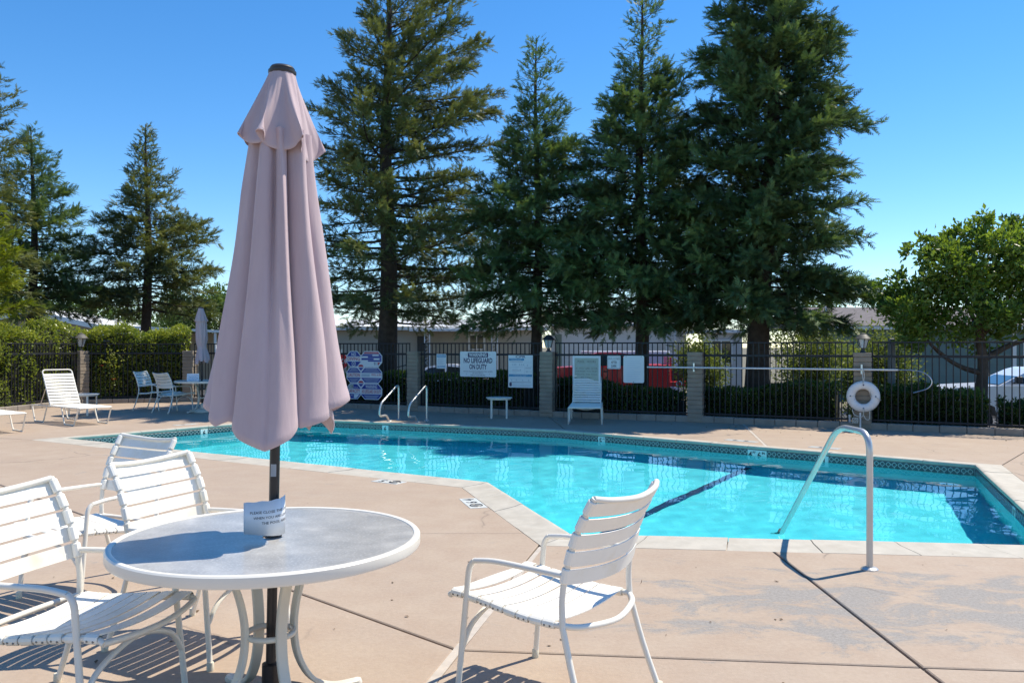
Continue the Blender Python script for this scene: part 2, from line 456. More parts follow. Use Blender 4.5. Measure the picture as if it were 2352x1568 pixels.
# waterline tiles
def tile_mat():
    m, t, b = nt('lattice_tile'); uv = tcoord(t, 'UV')
    mp = N(t, 'ShaderNodeMapping'); t.links.new(uv, mp.inputs[0]); mp.inputs['Scale'].default_value = (2, 2, 1)
    def vor(scale, off):
        w = N(t, 'ShaderNodeMath', operation='MULTIPLY')
        return w
    fr = N(t, 'ShaderNodeVectorMath', operation='FRACTION'); t.links.new(mp.outputs[0], fr.inputs[0])
    ce = N(t, 'ShaderNodeVectorMath', operation='SUBTRACT'); t.links.new(fr.outputs[0], ce.inputs[0]); ce.inputs[1].default_value = (.5, .5, 0)
    ab = N(t, 'ShaderNodeVectorMath', operation='ABSOLUTE'); t.links.new(ce.outputs[0], ab.inputs[0])
    sp = N(t, 'ShaderNodeSeparateXYZ'); t.links.new(ab.outputs[0], sp.inputs[0])
    def op(o, a, b_):
        n_ = N(t, 'ShaderNodeMath', operation=o)
        for s, v in zip(n_.inputs, (a, b_)):
            if hasattr(v, 'links'): t.links.new(v, s)
            else: s.default_value = v
        return n_.outputs[0]
    s = op('ADD', sp.outputs[0], sp.outputs[1])
    mx = op('MAXIMUM', sp.outputs[0], sp.outputs[1])
    mn = op('MINIMUM', sp.outputs[0], sp.outputs[1])
    ringd = op('ABSOLUTE', op('SUBTRACT', op('MAXIMUM', mx, op('MULTIPLY', s, .72)), .33), 0)
    lk = op('LESS_THAN', ringd, .055)
    cross = op('MULTIPLY', op('LESS_THAN', mn, .06), op('GREATER_THAN', mx, .30))
    k = op('MAXIMUM', lk, cross)
    c = mix(t, k, (.022, .055, .070), (.34, .40, .38))
    t.links.new(c, b.inputs['Base Color']); b.inputs['Roughness'].default_value = 0.18
    return m
M_TILE = tile_mat(); M_TILEW = plain('white_tile', (.74, .76, .72), 0.2, var=.04); M_GROUT = plain('grout', (.33, .37, .36), 0.9, var=.1)
M_BLACK = plain('black_glaze', (.015, .018, .03), 0.35, var=.1)
TW = 0.1505
def tile_mesh(w, nm):
    mb = MB(); mb.bbox((0, 0, 0), (w - .005, .010, TW - .005), .0015)
    me = mb.mesh(nm); uvl = me.uv_layers.new(name='UVMap')
    for lp in me.loops:
        co = me.vertices[lp.vertex_index].co; uvl.data[lp.index].uv = (co.x / TW + .5, co.z / TW + .5)
    return me
TM = tile_mesh(TW, 'tile'); TM.materials.append(M_TILE)
TMW = tile_mesh(TW, 'number_tile'); TMW.materials.append(M_TILEW)
TMW2 = tile_mesh(TW * 2, 'number_tile_wide'); TMW2.materials.append(M_TILEW)
TZ = -0.034 - TW / 2
def tile_run(a, b, specials):
    a = Vector(a); b = Vector(b); d = b - a; L = d.length; d.normalize(); nn = Vector((-d.y, d.x))   # into the pool
    rz = math.atan2(-d.y, -d.x)                  # the readable face looks into the pool
    k = int(L / TW); i = 0
    while i < k:
        sp = next((s for s in specials if abs(i - int(s[0] * k)) < 1 and i == int(s[0] * k)), None)
        if sp and len(sp[1]) > 3:
            c = a + d * ((i + 1) * TW + (L - k * TW) / 2); o = ob('number_tile', TMW2, None, pool, (c.x, c.y, TZ), (0, 0, rz)); i += 2
        else:
            c = a + d * ((i + .5) * TW + (L - k * TW) / 2); o = ob('number_tile' if sp else 'tile', TMW if sp else TM, None, pool, (c.x, c.y, TZ), (0, 0, rz)); i += 1
        if sp:
            x = 0.0
            big_, small = sp[1][0], sp[1][1] if len(sp[1]) > 1 else ''
            w_tot = TW * (2 if len(sp[1]) > 3 else 1)
            if len(sp[1]) > 3:
                for q, (tx, sz, dx, dz) in enumerate((('4', .125, -.105, 0), ('FT', .045, -.045, .035), ('6', .125, .035, 0), ('IN', .045, .10, .035))):
                    text(tx, sz, M_BLACK, o, (dx, -.0062, dz), (R(90), 0, 0), 'numeral', bold=.002)
            else:
                text(big_, .13, M_BLACK, o, (-.018 if small else 0, -.0062, 0), (R(90), 0, 0), 'numeral', bold=.003)
                if small: text(small, .042, M_BLACK, o, (.045, -.0062, .035), (R(90), 0, 0), 'numeral', bold=.001)
def frac(u, a, b):                                # where the sight line of image column u meets the edge a-b
    a = Vector(a); b = Vector(b); k = (u - 1176) / 1893; d = b - a
    return (k * a.y - a.x) / (d.x - k * d.y)
tile_run(PB, PA, [(.44, '6')])
tile_run(PC, PB, [(.622, '6')])
tile_run(PD, PC, [(frac(1379, PD, PC), ('5', 'FT')), (frac(1742, PD, PC), '4x6x'), (frac(1888, PD, PC), '3')])
tile_run(PE, PD, [(.42, ('3', 'FT'))])
TBK = offset_poly(INNER, 0.0035)
for i in range(7):
    a, b_ = TBK[i], TBK[(i + 1) % 7]; q = offset_poly(INNER, 0.10)
    MB().prism([a, b_, q[(i + 1) % 7], q[i]], -0.19, -0.034).build('tile_bed', M_GROUT, pool)

# --- water: a real rippled surface
def build_water():
    st = 0.05
    P = offset_poly(INNER, 0.03)
    xs = np.arange(-7.6, 6.2, st); ys = np.arange(5.9, 17.4, st)
    X, Y = np.meshgrid(xs, ys)
    inside = np.zeros(X.shape, bool); n = len(P)
    for i in range(n):
        (x1, y1), (x2, y2) = P[i], P[(i + 1) % n]
        c = ((y1 > Y) != (y2 > Y)) & (X < (x2 - x1) * (Y - y1) / (y2 - y1 + 1e-12) + x1)
        inside ^= c
    Z = np.zeros_like(X); r_ = np.random.default_rng(3)
    for k in range(60):
        lam = 0.13 * (7.0 ** r_.random()) ; ang = r_.normal(R(200), 0.95)
        a = 0.00019 * (lam / 0.5) ** 1.0
        kx, ky = math.cos(ang) * 2 * math.pi / lam, math.sin(ang) * 2 * math.pi / lam
        Z += a * np.sin(kx * X + ky * Y + r_.random() * 6.28 + 0.5 * np.sin(X * .7 + k) )
    idx = -np.ones(X.shape, int)
    cell = inside[:-1, :-1] | inside[1:, :-1] | inside[:-1, 1:] | inside[1:, 1:]
    use = np.zeros(X.shape, bool); use[:-1, :-1] |= cell; use[1:, :-1] |= cell; use[:-1, 1:] |= cell; use[1:, 1:] |= cell
    idx[use] = np.arange(use.sum())
    co = np.stack([X[use], Y[use], Z[use] + WATER_Z], 1)
    ii, jj = np.nonzero(cell)
    F = np.stack([idx[ii, jj], idx[ii, jj + 1], idx[ii + 1, jj + 1], idx[ii + 1, jj]], 1)
    me = bpy.data.meshes.new('water'); me.from_pydata(co.tolist(), [], F.tolist()); me.update()
    me.polygons.foreach_set('use_smooth', [True] * len(me.polygons))
    m = bpy.data.materials.new('pool_water'); m.use_nodes = True; t = m.node_tree; t.nodes.clear()
    rf = N(t, 'ShaderNodeBsdfRefraction', IOR=1.333, Roughness=0.0); rf.inputs['Color'].default_value = (.97, 1.12, 1.13, 1)  # tint brightens the pool, standing in for light bounced inside it
    gl = N(t, 'ShaderNodeBsdfGlossy', Roughness=0.02); fz = N(t, 'ShaderNodeFresnel', IOR=1.333); g = N(t, 'ShaderNodeMixShader')
    t.links.new(fz.outputs[0], g.inputs[0]); t.links.new(rf.outputs[0], g.inputs[1]); t.links.new(gl.outputs[0], g.inputs[2])
    o = N(t, 'ShaderNodeOutputMaterial'); t.links.new(g.outputs[0], o.inputs[0])
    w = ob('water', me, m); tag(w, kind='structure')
    w.cycles.is_caustics_caster = True
    return w
water = build_water()
for o in (fl_o, wl_o, ln_o): o.cycles.is_caustics_receiver = True

# ================================================================== fence, pillars, curb
M_BLOCK = plain('slump_block', (.285, .235, .18), 0.92, var=.16, scale=4, bmp=.7, dirt=(.235, .20, .16))
M_CURB = plain('curb_concrete', (.27, .235, .195), 0.9, var=.15, scale=5, bmp=.5, dirt=(.20, .175, .145))
M_IRON = plain('black_iron', (.007, .008, .012), 0.6, var=.25, scale=15)
PIL = [(-11.36, 21.7), (-8.84, 22.65), (-5.45, 20.97), (-2.27, 19.4), (.787, 17.75), (3.69, 16.5), (6.43, 15.1)]
PIL_LAB = ['slump block pillar with a lantern at the left fence corner', 'lampless block pillar behind the small closed umbrella',
           'block pillar behind the large closed umbrella', 'lampless block pillar behind the two pool grab rails', 'block pillar with lantern between the CPR and pool hours signs',
           'lampless block pillar carrying the left end bracket of the rescue pole', 'block pillar with lantern behind the life ring']
blk = MB(); blk.bbox((0, 0, 0), (.30, .30, .081), .007); BLOCK_ME = blk.mesh('block'); BLOCK_ME.materials.append(M_BLOCK)
PANG = [R(-20), R(-10), R(-26), R(-27), R(-26), R(-25), R(-28)]
for (x, y), lab, a in zip(PIL, PIL_LAB, PANG):
    t = thing('block_pillar', lab, 'pillar', (x, y, 0), a, 'slump block fence pillars')
    MB().box((0, 0, .69), (.27, .27, 1.36)).build('mortar_core', M_MORTAR if False else M_CURB, t)
    for k in range(16):
        o = ob('block', BLOCK_ME, None, t, (random.uniform(-.006, .006), random.uniform(-.006, .006), .0415 + k * .0872), (0, 0, random.uniform(-.012, .012)))
        o.scale = (1 + random.uniform(-.015, .015), 1 + random.uniform(-.015, .015), 1)
# curb blocks + fence panels
pk = MB(); pk.box((0, 0, .84), (.018, .018, 1.45)); PICK_ME = pk.mesh('picket'); PICK_ME.materials.append(M_IRON)
cb = MB(); cb.bbox((0, 0, 0), (.392, .20, .13), .012); CURB_ME = cb.mesh('curb_block'); CURB_ME.materials.append(M_CURB)
curb = thing('curb', 'low concrete block curb under the fence', None); tag(curb, kind='structure')
RUNS = [((-12.6, 9.0), (-11.75, 18.9)), ((-11.75, 18.9), PIL[0]), (PIL[0], PIL[1]), (PIL[1], PIL[2]), (PIL[2], PIL[3]), (PIL[3], PIL[4]), (PIL[4], PIL[5]), (PIL[5], PIL[6]), (PIL[6], (8.95, 13.62)), ((8.95, 13.62), (11.4, 12.3))]
RUN_LAB = [None, 'black picket fence panel against the hedge at the far left edge', 'black picket fence panel grown through by the left hedge and red roses',
           'black picket fence panel behind the far umbrella table', 'black picket fence panel holding the octagonal safety sign', 'black picket fence panel holding the NO LIFEGUARD and CPR signs',
           'black picket fence panel holding the pool hours and AFTER DARK signs', 'black picket fence panel crossed by the rescue pole in front of the big trunk', 'black picket fence panel right of the life ring pillar', 'black picket fence panel at the far right edge before the white pickup']
for (a, b_), lab in zip(RUNS, RUN_LAB):
    a = Vector(a); b_ = Vector(b_); d = b_ - a; L = d.length; d.normalize(); ang = math.atan2(d.y, d.x)
    nn = Vector((d.y, -d.x))
    if nn.dot(Vector((0, 9)) - a) < 0: nn = -nn
    k = max(1, round(L / .40)); w = L / k
    for i in range(k):
        c = a + d * (w * (i + .5)) + nn * .035
        o = ob('curb_block', CURB_ME, None, curb, (c.x, c.y, .055 + random.uniform(-.004, .004)), (0, 0, ang + random.uniform(-.006, .006))); o.scale = ((w - .006) / .392, 1, 1)
    if not lab: continue
    t = thing('fence_panel', lab, 'fence', (a.x, a.y, 0), ang, 'black iron fence panels')
    x0, x1 = (.15, L - .15) if L < 5 else (.0, L - .15)
    for z, hgt, dep in ((1.575, .028, .028), (1.325, .045, .035), (.165, .035, .03)):
        MB().bbox(((x0 + x1) / 2, 0, z), (x1 - x0, dep, hgt), .003).build('rail', M_IRON, t)
    n = int((x1 - x0) / .105); sp = (x1 - x0) / n
    for i in range(n + 1):
        ob('picket', PICK_ME, None, t, (x0 + min(max(i * sp, .012), x1 - x0 - .012), 0, 0))

# lanterns
M_LBLK = plain('lantern_metal', (.03, .032, .035), 0.45, var=.2, scale=20)
M_LGLASS, _t, _b = nt('frosted_glass'); _b.inputs['Base Color'].default_value = (.62, .66, .68, 1); _b.inputs['Roughness'].default_value = .25; _b.inputs['Transmission Weight'].default_value = .35
def lantern(x, y, lab, s=1.0, roofm=None):
    t = thing('lantern', lab, 'lantern', (x, y, 1.392), R(20), 'lanterns on the pillars'); t.scale = (s, s, s)
    MB().lathe([(.055, 0), (.05, .02), (.03, .03), (.032, .07), (.05, .078)], 12).build('base', M_LBLK, t, True)
    n = 6; zb, zt, rb, rt = .08, .235, .055, .098
    for k in range(n):
        a0, a1 = 2 * math.pi * k / n, 2 * math.pi * (k + 1) / n
        MB().add([(rb * math.cos(a0), rb * math.sin(a0), zb), (rb * math.cos(a1), rb * math.sin(a1), zb), (rt * math.cos(a1), rt * math.sin(a1), zt), (rt * math.cos(a0), rt * math.sin(a0), zt)], [(0, 1, 2, 3)]).build('pane', M_LGLASS, t)
        MB().tube([(rb * 1.02 * math.cos(a0), rb * 1.02 * math.sin(a0), zb), (rt * 1.02 * math.cos(a0), rt * 1.02 * math.sin(a0), zt)], .007, 5).build('frame_bar', M_LBLK, t)
    MB().lathe([(.128, zt - .004), (.135, zt + .004), (.12, zt + .018), (.07, zt + .075), (.05, zt + .082), (.05, zt + .095), (.012, zt + .105)], 12).build('roof', roofm or M_LBLK, t, True, 30)
    return t
M_LGREY = plain('weathered_lantern', (.10, .095, .085), .6, var=.25, scale=20)
lantern(-11.36, 21.7, 'grey lantern on the left corner pillar in front of the hedge', 1.4, roofm=M_LGREY)
lantern(.787, 17.75, 'black lantern on the pillar between the CPR and pool hours signs', 1.08)
lantern(6.43, 15.1, 'black lantern on the pillar above the life ring', 1.05, roofm=M_LGREY)

# ================================================================== signs
M_SWHITE = plain('sign_white', (.68, .72, .74), 0.35, var=.03, scale=3)
M_SBLUE = plain('sign_blue', (.012, .035, .27), 0.35, var=.06); M_SNAVY = plain('sign_navy', (.012, .02, .09), 0.35, var=.1)
M_SRED = plain('sign_red', (.46, .045, .075), 0.4, var=.08); M_SCYAN = plain('sign_cyan', (.03, .26, .46), 0.35, var=.05)
M_SGREY = plain('sign_faded_ink', (.42, .50, .56), 0.5, var=.1); M_SBLACK = plain('sign_black', (.02, .022, .03), 0.4, var=.1)
M_SPINK = plain('sign_pink', (.62, .46, .50), .4, var=.05); M_SFADE = plain('sign_faded_panel', (.40, .45, .39), .5, var=.08, scale=8, dirt=(.42, .44, .32))
M_SHOUR = plain('sign_faded_black', (.12, .13, .13), .5, var=.2)
def rrect(w, h, r, n=4):
    P = []
    for cx, cy, a0 in ((w / 2 - r, h / 2 - r, 0), (-w / 2 + r, h / 2 - r, 90), (-w / 2 + r, -h / 2 + r, 180), (w / 2 - r, -h / 2 + r, 270)):
        for k in range(n + 1):
            a = R(a0 + 90 * k / n); P.append((cx + r * math.cos(a), cy + r * math.sin(a)))
    return P
def plate(poly, y0, y1, name, mat, parent):      # plate in the local x-z plane, facing -y
    mb = MB(); mb.prism(poly, 0, 1)
    mb.v = [(p[0], y1 if p[2] > .5 else y0, p[1]) for p in mb.v]
    return mb.build(name, mat, parent)
def rectp(x0, x1, z0, z1): return [(x0, z0), (x1, z0), (x1, z1), (x0, z1)]
def sign(name, label, x, y, z0, z1, ang):
    return thing(name, label, 'sign', (x, y, (z0 + z1) / 2), R(ang))
def st(body, size, mat, t, x, z, fit=None, y=-.0075, bold=0.0, nm='lettering'):
    return text(body, size, mat, t, (x, y, z), (R(90), 0, 0), nm, bold=bold, fit=fit)
def screws(t, pts):
    for x, z in pts:
        mb = MB(); mb.lathe([(.007, 0), (.007, .003)], 8); mb.v = [(p[0] + x, -.006 - p[2], p[1] + z) for p in mb.v]; mb.build('screw', M_SBLACK, t)
# NO LIFEGUARD
t = sign('warning_sign', 'white WARNING NO LIFEGUARD ON DUTY sign on the fence', -.764, 18.53, .824, 1.392, -28.4)
plate(rrect(.944, .568, .03), 0, -.006, 'panel', M_SWHITE, t)
plate(rrect(.53, .105, .02), -.006, -.0068, 'heading_bar', M_SNAVY, t).location = (0, 0, .205)
st('WARNING', .11, M_SWHITE, t, 0, .205, .46, -.0085, .003)
st('NO LIFEGUARD', .155, M_SNAVY, t, 0, .075, .75, bold=.005); st('ON DUTY', .155, M_SNAVY, t, 0, -.065, .46, bold=.005)
st('AN ADULT SHOULD BE IN ATTENDANCE WHEN CHILDREN', .036, M_SNAVY, t, 0, -.165, .76); st('ARE USING THE POOL', .036, M_SNAVY, t, 0, -.205, .29); st('SWIM AT YOUR OWN RISK', .04, M_SNAVY, t, 0, -.25, .38)
screws(t, [(-.31, .21), (.31, .21), (-.3, -.22), (.3, -.22)])
# CPR
t = sign('cpr_sign', 'white and blue CPR instruction chart left of the lantern pillar', .187, 18.017, .605, 1.314, -28.4)
plate(rectp(-.302, .302, -.354, .354), 0, -.006, 'panel', M_SWHITE, t)
st('CPR', .075, M_SNAVY, t, .0, .318, .25, bold=.001)
plate(rectp(-.285, .09, .238, .285), -.006, -.0066, 'heading_bar', M_SCYAN, t); plate(rectp(-.285, .285, -.115, -.062), -.006, -.0066, 'heading_bar', M_SCYAN, t)
st('WHEN THE VICTIM IS AN ADULT', .02, M_SWHITE, t, -.1, .268, .30, -.008); st('OVER 8 YEARS OF AGE', .02, M_SWHITE, t, -.1, .249, .24, -.008)
st('WHEN THE VICTIM IS AN INFANT', .02, M_SWHITE, t, 0, -.078, .36, -.008); st('OR CHILD UNDER 8 YEARS', .02, M_SWHITE, t, 0, -.099, .28, -.008)
for k, (x0, x1, z) in enumerate([(-.27, .07, .215), (-.2, .05, .195), (-.2, .06, .1), (-.27, -.05, .085), (-.2, -.06, .05), (-.2, -.02, .02), (-.2, -.08, -.02), (.12, .28, .22), (.12, .27, .19), (.12, .28, .10), (.12, .26, .07), (.12, .28, .0), (-.27, .27, -.14), (-.26, .25, -.17), (-.15, .25, -.2), (-.25, .26, -.235), (-.2, .08, -.255), (-.2, .27, -.285), (-.2, .25, -.305), (-.2, .26, -.325)]):
    plate(rectp(x0, x1, z - .003, z + .003), -.006, -.0064, 'print_line', M_SGREY if k % 5 else M_SNAVY, t)
for k, (x, z) in enumerate([(-.19, .15), (-.15, .15), (-.115, .15), (-.02, .15), (.03, .15), (.07, .15), (.17, .14), (.16, -.0), (.0, .03), (-.22, -.19), (-.1, -.19), (.05, -.19), (.2, -.19)]):
    plate([(x - .012, z - .02), (x + .014, z - .022), (x + .01, z + .005), (x + .004, z + .02), (x - .006, z + .018)], -.006, -.0064, 'figure', M_SGREY, t)
plate(rrect(.06, .085, .02), -.006, -.0066, 'seal', M_SNAVY, t).location = (-.245, 0, -.285)
plate(rectp(.098, .102, -.05, .235), -.006, -.0064, 'print_line', M_SGREY, t)
# POOL RULES
t = sign('pool_rules_sign', 'small white POOL RULES NO DIVING notice', -1.626, 18.996, .998, 1.333, -28.4)
plate(rrect(.263, .335, .008), 0, -.005, 'panel', M_SWHITE, t)
plate(rectp(-.12, .12, .092, .152), -.005, -.0056, 'heading_bar', M_SCYAN, t); st('POOL RULES', .045, M_SWHITE, t, 0, .122, .21, -.0075, .001)
for k in range(8):
    z = .07 - k * .02; plate(rectp(-.105, .105 - (k % 3) * .04, z - .004, z + .004), -.005, -.0055, 'print_line', M_SGREY, t)
st('NO DIVING', .06, M_SCYAN, t, 0, -.128, .215, -.006, .002)
# octagon cluster
t = sign('safety_sign', 'blue and white cluster of octagonal NO DIVING and CAUTION panels', -3.592, 19.997, .222, 1.395, -26.3)
def octp(cx, cz, w, h, c): 
    return [(cx - w / 2 + c, cz - h / 2), (cx + w / 2 - c, cz - h / 2), (cx + w / 2, cz - h / 2 + c), (cx + w / 2, cz + h / 2 - c), (cx + w / 2 - c, cz + h / 2), (cx - w / 2 + c, cz + h / 2), (cx - w / 2, cz + h / 2 - c), (cx - w / 2, cz - h / 2 + c)]
def clipz(P, z0, z1):
    def cl(Q, z, keep):
        out = []
        for i in range(len(Q)):
            a, b = Q[i], Q[(i + 1) % len(Q)]
            ia, ib = keep(a[1], z), keep(b[1], z)
            if ia: out.append(a)
            if ia != ib:
                s = (z - a[1]) / (b[1] - a[1]); out.append((a[0] + (b[0] - a[0]) * s, z))
        return out
    return cl(cl(P, z0, lambda p, q: p >= q), z1, lambda p, q: p <= q)
def octagon(cx, cz, w, h, bands, nm='octagon_panel'):
    c = min(w, h) * .29
    p = plate(octp(cx, cz, w, h, c), 0, -.006, nm, M_SWHITE, t)
    I = octp(cx, cz, w - .036, h - .036, c - .01)
    for z0, z1, m_ in bands:
        P = clipz(I, cz + z0, cz + z1)
        if len(P) > 2: plate(P, -.006, -.0067, 'band', m_, p)
    return p
x1, x2 = -.30, .225; hs = .386; ws, wl = .44, .625
r0, r1, r2 = .392, 0.0, -.392
p = octagon(x1, r0, ws, hs, [(.065, .2, M_SBLUE), (-.2, -.06, M_SBLUE)])
st('NO', .11, M_SWHITE, p, x1, r0 + .11, .14, -.009, .002); st('DIVING', .12, M_SRED, p, x1, r0 + .0, .37, -.0085, .002)
mb = MB(); mb.tube([(x1 + .06 * math.cos(a / 12 * 2 * math.pi), -.009, r0 - .115 + .055 * math.sin(a / 12 * 2 * math.pi)) for a in range(12)], .006, 4, True); mb.tube([(x1 - .04, -.009, r0 - .15), (x1 + .04, -.009, r0 - .08)], .006, 4); mb.tube([(x1 + .04, -.009, r0 - .15), (x1 - .04, -.009, r0 - .08)], .006, 4); mb.build('no_diving_symbol', M_SWHITE, p)
p = octagon(x2, r0, wl, hs, [(.13, .175, M_SRED), (.085, .122, M_SBLUE), (.03, .08, M_SBLUE), (-.02, .024, M_SBLUE), (-.06, -.025, M_SBLUE)])
for x, z, w_ in ((.12, .09, .18), (-.2, .05, .19), (.15, .0, .17), (-.2, -.045, .19)):
    plate(rectp(x2 + x - w_ / 2, x2 + x + w_ / 2, r0 + z - .018, r0 + z + .018), -.0067, -.0072, 'print_panel', M_SWHITE, p)
st('911', .11, M_SNAVY, p, x2 + .13, r0 - .115, .10, -.0085, .001); plate([(x2 + .19, r0 - .075), (x2 + .19, r0 - .16), (x2 + .26, r0 - .085)], -.006, -.0067, 'corner_flash', M_SRED, p)
st('ARTIFICIAL RESPIRATION', .03, M_SPINK, p, x2, r0 + .152, .33, -.0085)
p = octagon(x1, r1, ws, hs, [(.06, .2, M_SBLUE), (-.2, -.06, M_SBLUE)]); st('CAUTION', .115, M_SRED, p, x1, r1, .37, -.0085, .002)
for z, w_ in ((.15, .17), (.12, .24), (.09, .3), (-.09, .3), (-.12, .24), (-.15, .17)): plate(rectp(x1 - w_ / 2, x1 + w_ / 2, z - .006, z + .006), -.0067, -.0072, 'print_line', M_SGREY, p)
p = octagon(x2, r1, wl, hs, [(.06, .2, M_SBLUE), (-.2, -.06, M_SBLUE)])
st('POOL & SPA', .07, M_SRED, p, x2 + .15, r1 + .012, .29, -.0085, .001)
plate(rectp(x2 - .29, x2 - .05, r1 - .03, r1 + .035), -.006, -.0067, 'print_panel', M_SGREY, p)
for z, w_ in ((.15, .34), (.12, .42), (.09, .48), (-.09, .46), (-.12, .42), (-.15, .34)): plate(rectp(x2 - w_ / 2, x2 + w_ / 2, r1 + z - .006, r1 + z + .006), -.0067, -.0072, 'print_line', M_SGREY, p)
p = octagon(x1, r2, ws, hs, [(.06, .2, M_SBLUE), (-.2, -.065, M_SBLUE)]); st('CAPACITY', .12, M_SRED, p, x1, r2, .37, -.0085, .002)
plate([(x1 - .19, r2 + .068), (x1 - .01, r2 + .068), (x1 - .01, r2 + .168), (x1 - .1, r2 + .168)], -.0067, -.0072, 'print_panel', M_SFADE, p); st('18', .075, M_SNAVY, p, x1 - .06, r2 + .115, None, -.009); st('POOL', .045, M_SWHITE, p, x1 + .08, r2 + .09, None, -.009)
plate([(x1 + .005, r2 - .07), (x1 + .17, r2 - .07), (x1 + .08, r2 - .165), (x1 + .005, r2 - .165)], -.0067, -.0072, 'print_panel', M_SWHITE, p); st('SPA', .05, M_SWHITE, p, x1 - .06, r2 - .11, None, -.009)
p = octagon(x2, r2, wl, hs, [(.06, .2, M_SBLUE), (-.2, -.065, M_SBLUE)]); st('WARNING', .115, M_SWHITE, p, x2, r2 + .115, .34, -.0085, .002); st('NO LIFEGUARD ON DUTY', .12, M_SRED, p, x2, r2 - .003, .56, -.0085, .002)
for z, w_ in ((-.1, .44), (-.125, .38), (-.15, .33)): plate(rectp(x2 - w_ / 2, x2 + w_ / 2, r2 + z - .006, r2 + z + .006), -.0067, -.0072, 'print_line', M_SGREY, p)
for z in (.196, -.196):
    c = -.085; p = plate([(c - .115, z), (c, z - .115), (c + .115, z), (c, z + .115)], .001, -.0078, 'diamond_panel', M_SWHITE, t)
    plate([(c - .085, z + .008), (c + .085, z + .008), (c + .045, z + .06), (c - .045, z + .06)], -.0078, -.0083, 'band', M_SRED, p); plate([(c - .08, z - .012), (c, z - .088), (c + .08, z - .012)], -.0078, -.0083, 'band', M_SBLUE, p)
# pool hours
t = sign('pool_hours_sign', 'framed grey POOL HOURS board with faded lettering behind the lounge chair', 1.575, 17.356, .582, 1.307, -23.3)
plate(rectp(-.307, .307, -.362, .362), 0, -.012, 'panel', M_SFADE, t)
for x0, x1_, z0, z1 in ((-.307, -.265, -.362, .362), (.265, .307, -.362, .362), (-.265, .265, .315, .362), (-.265, .265, -.362, -.335)): plate(rectp(x0, x1_, z0, z1), -.012, -.024, 'frame_bar', M_SWHITE, t)
for z, bd, sz, ft in ((.24, 'POOL   HOURS', .075, .40), (.165, '9:00am  TO DARK', .055, .40), (.095, 'IF  YOU  ARE  14 OR', .04, .47), (.035, 'YOUNGER  YOU  MUST', .04, .47), (-.03, 'VACATE  THE  POOL', .04, .47), (-.09, 'AT  1:00pm', .04, .25)):
    st(bd, sz, M_SGREY if z == .165 else M_SHOUR, t, 0, z, ft, -.0135)
screws(t, [(-.17, .34), (.17, .34)])
t = sign('closed_sign', 'small square POOL CLOSED AFTER DARK sign', 2.119, 17.122, 1.038, 1.315, -23.3)
plate(rrect(.287, .277, .03), 0, -.005, 'panel', M_SWHITE, t)
mb = MB(); rr = rrect(.262, .252, .024); mb.tube([(x, -.0055, z) for x, z in rr], .0025, 4, True); mb.build('border_line', M_SBLACK, t)
st('POOL CLOSED', .06, M_SHOUR, t, 0, .07, .235, -.0065); st('AFTER', .075, M_SBLACK, t, 0, -.005, .125, -.0065, .001); st('DARK', .075, M_SBLACK, t, 0, -.08, .115, -.0065, .001)
t = sign('faded_sign', 'sun bleached white sign with nearly vanished print beside the trunk', 2.505, 16.956, .756, 1.314, -23.3)
plate(rrect(.436, .558, .035), 0, -.005, 'panel', M_SWHITE, t)
M_GHOST = plain('ghost_ink', (.60, .665, .71), .5, var=.03)
for k in range(10):
    z = .17 - k * .045; w_ = (.28, .3, .2, .27, .15, .3, .29, .25, .28, .2)[k]; plate(rectp(-.15, -.15 + w_, z - .008, z + .008), -.005, -.0055, 'print_line', M_GHOST, t)
screws(t, [(-.16, .262), (.16, .262), (0, -.262)])

# ================================================================== rescue gear
M_ALU = plain('aluminium', (.62, .63, .64), .32, 1.0, var=.08, scale=10); M_STEEL = plain('stainless', (.58, .565, .54), .33, .55, var=.05, scale=8)
M_PLWHITE = plain('white_plastic', (.72, .71, .70), .5, var=.05, scale=8, dirt=(.60, .56, .54)); M_ROPE = plain('rope', (.62, .58, .50), .9, var=.1, scale=40)
t = thing('rescue_pole', 'long white rescue pole with a curved hook hung along the fence', 'rescue pole', (0, 0, 0))
pa = Vector((2.74, 16.72, 1.085)); pb = Vector((6.85, 14.62, 1.085)); dd = (pb - pa).normalized()
MB().tube([pa, pb], .0165, 8).build('pole', M_PLWHITE, t, True)
q = pb; hk = [q - dd * .02, q + dd * .10, q + dd * .24 + Vector((0, 0, -.005)), q + dd * .40 + Vector((0, 0, -.04)), q + dd * .51 + Vector((0, 0, -.13)), q + dd * .53 + Vector((0, 0, -.23)), q + dd * .46 + Vector((0, 0, -.32)), q + dd * .33 + Vector((0, 0, -.37)), q + dd * .24 + Vector((0, 0, -.40))]
MB().tube(bez(hk, 5), .0095, 6).build('hook', M_ALU, t, True)
for x, y in ((3.60, 16.29), (6.33, 14.90)):
    br = MB(); br.box((x, y + .02, 1.09), (.03, .03, .17), R(-25)); br.tube(bez([(x, y, 1.05), (x - .015, y - .045, 1.05), (x - .02, y - .055, 1.075), (x - .02, y - .055, 1.11)], 4), .008, 6); br.build('bracket', M_ALU, t)
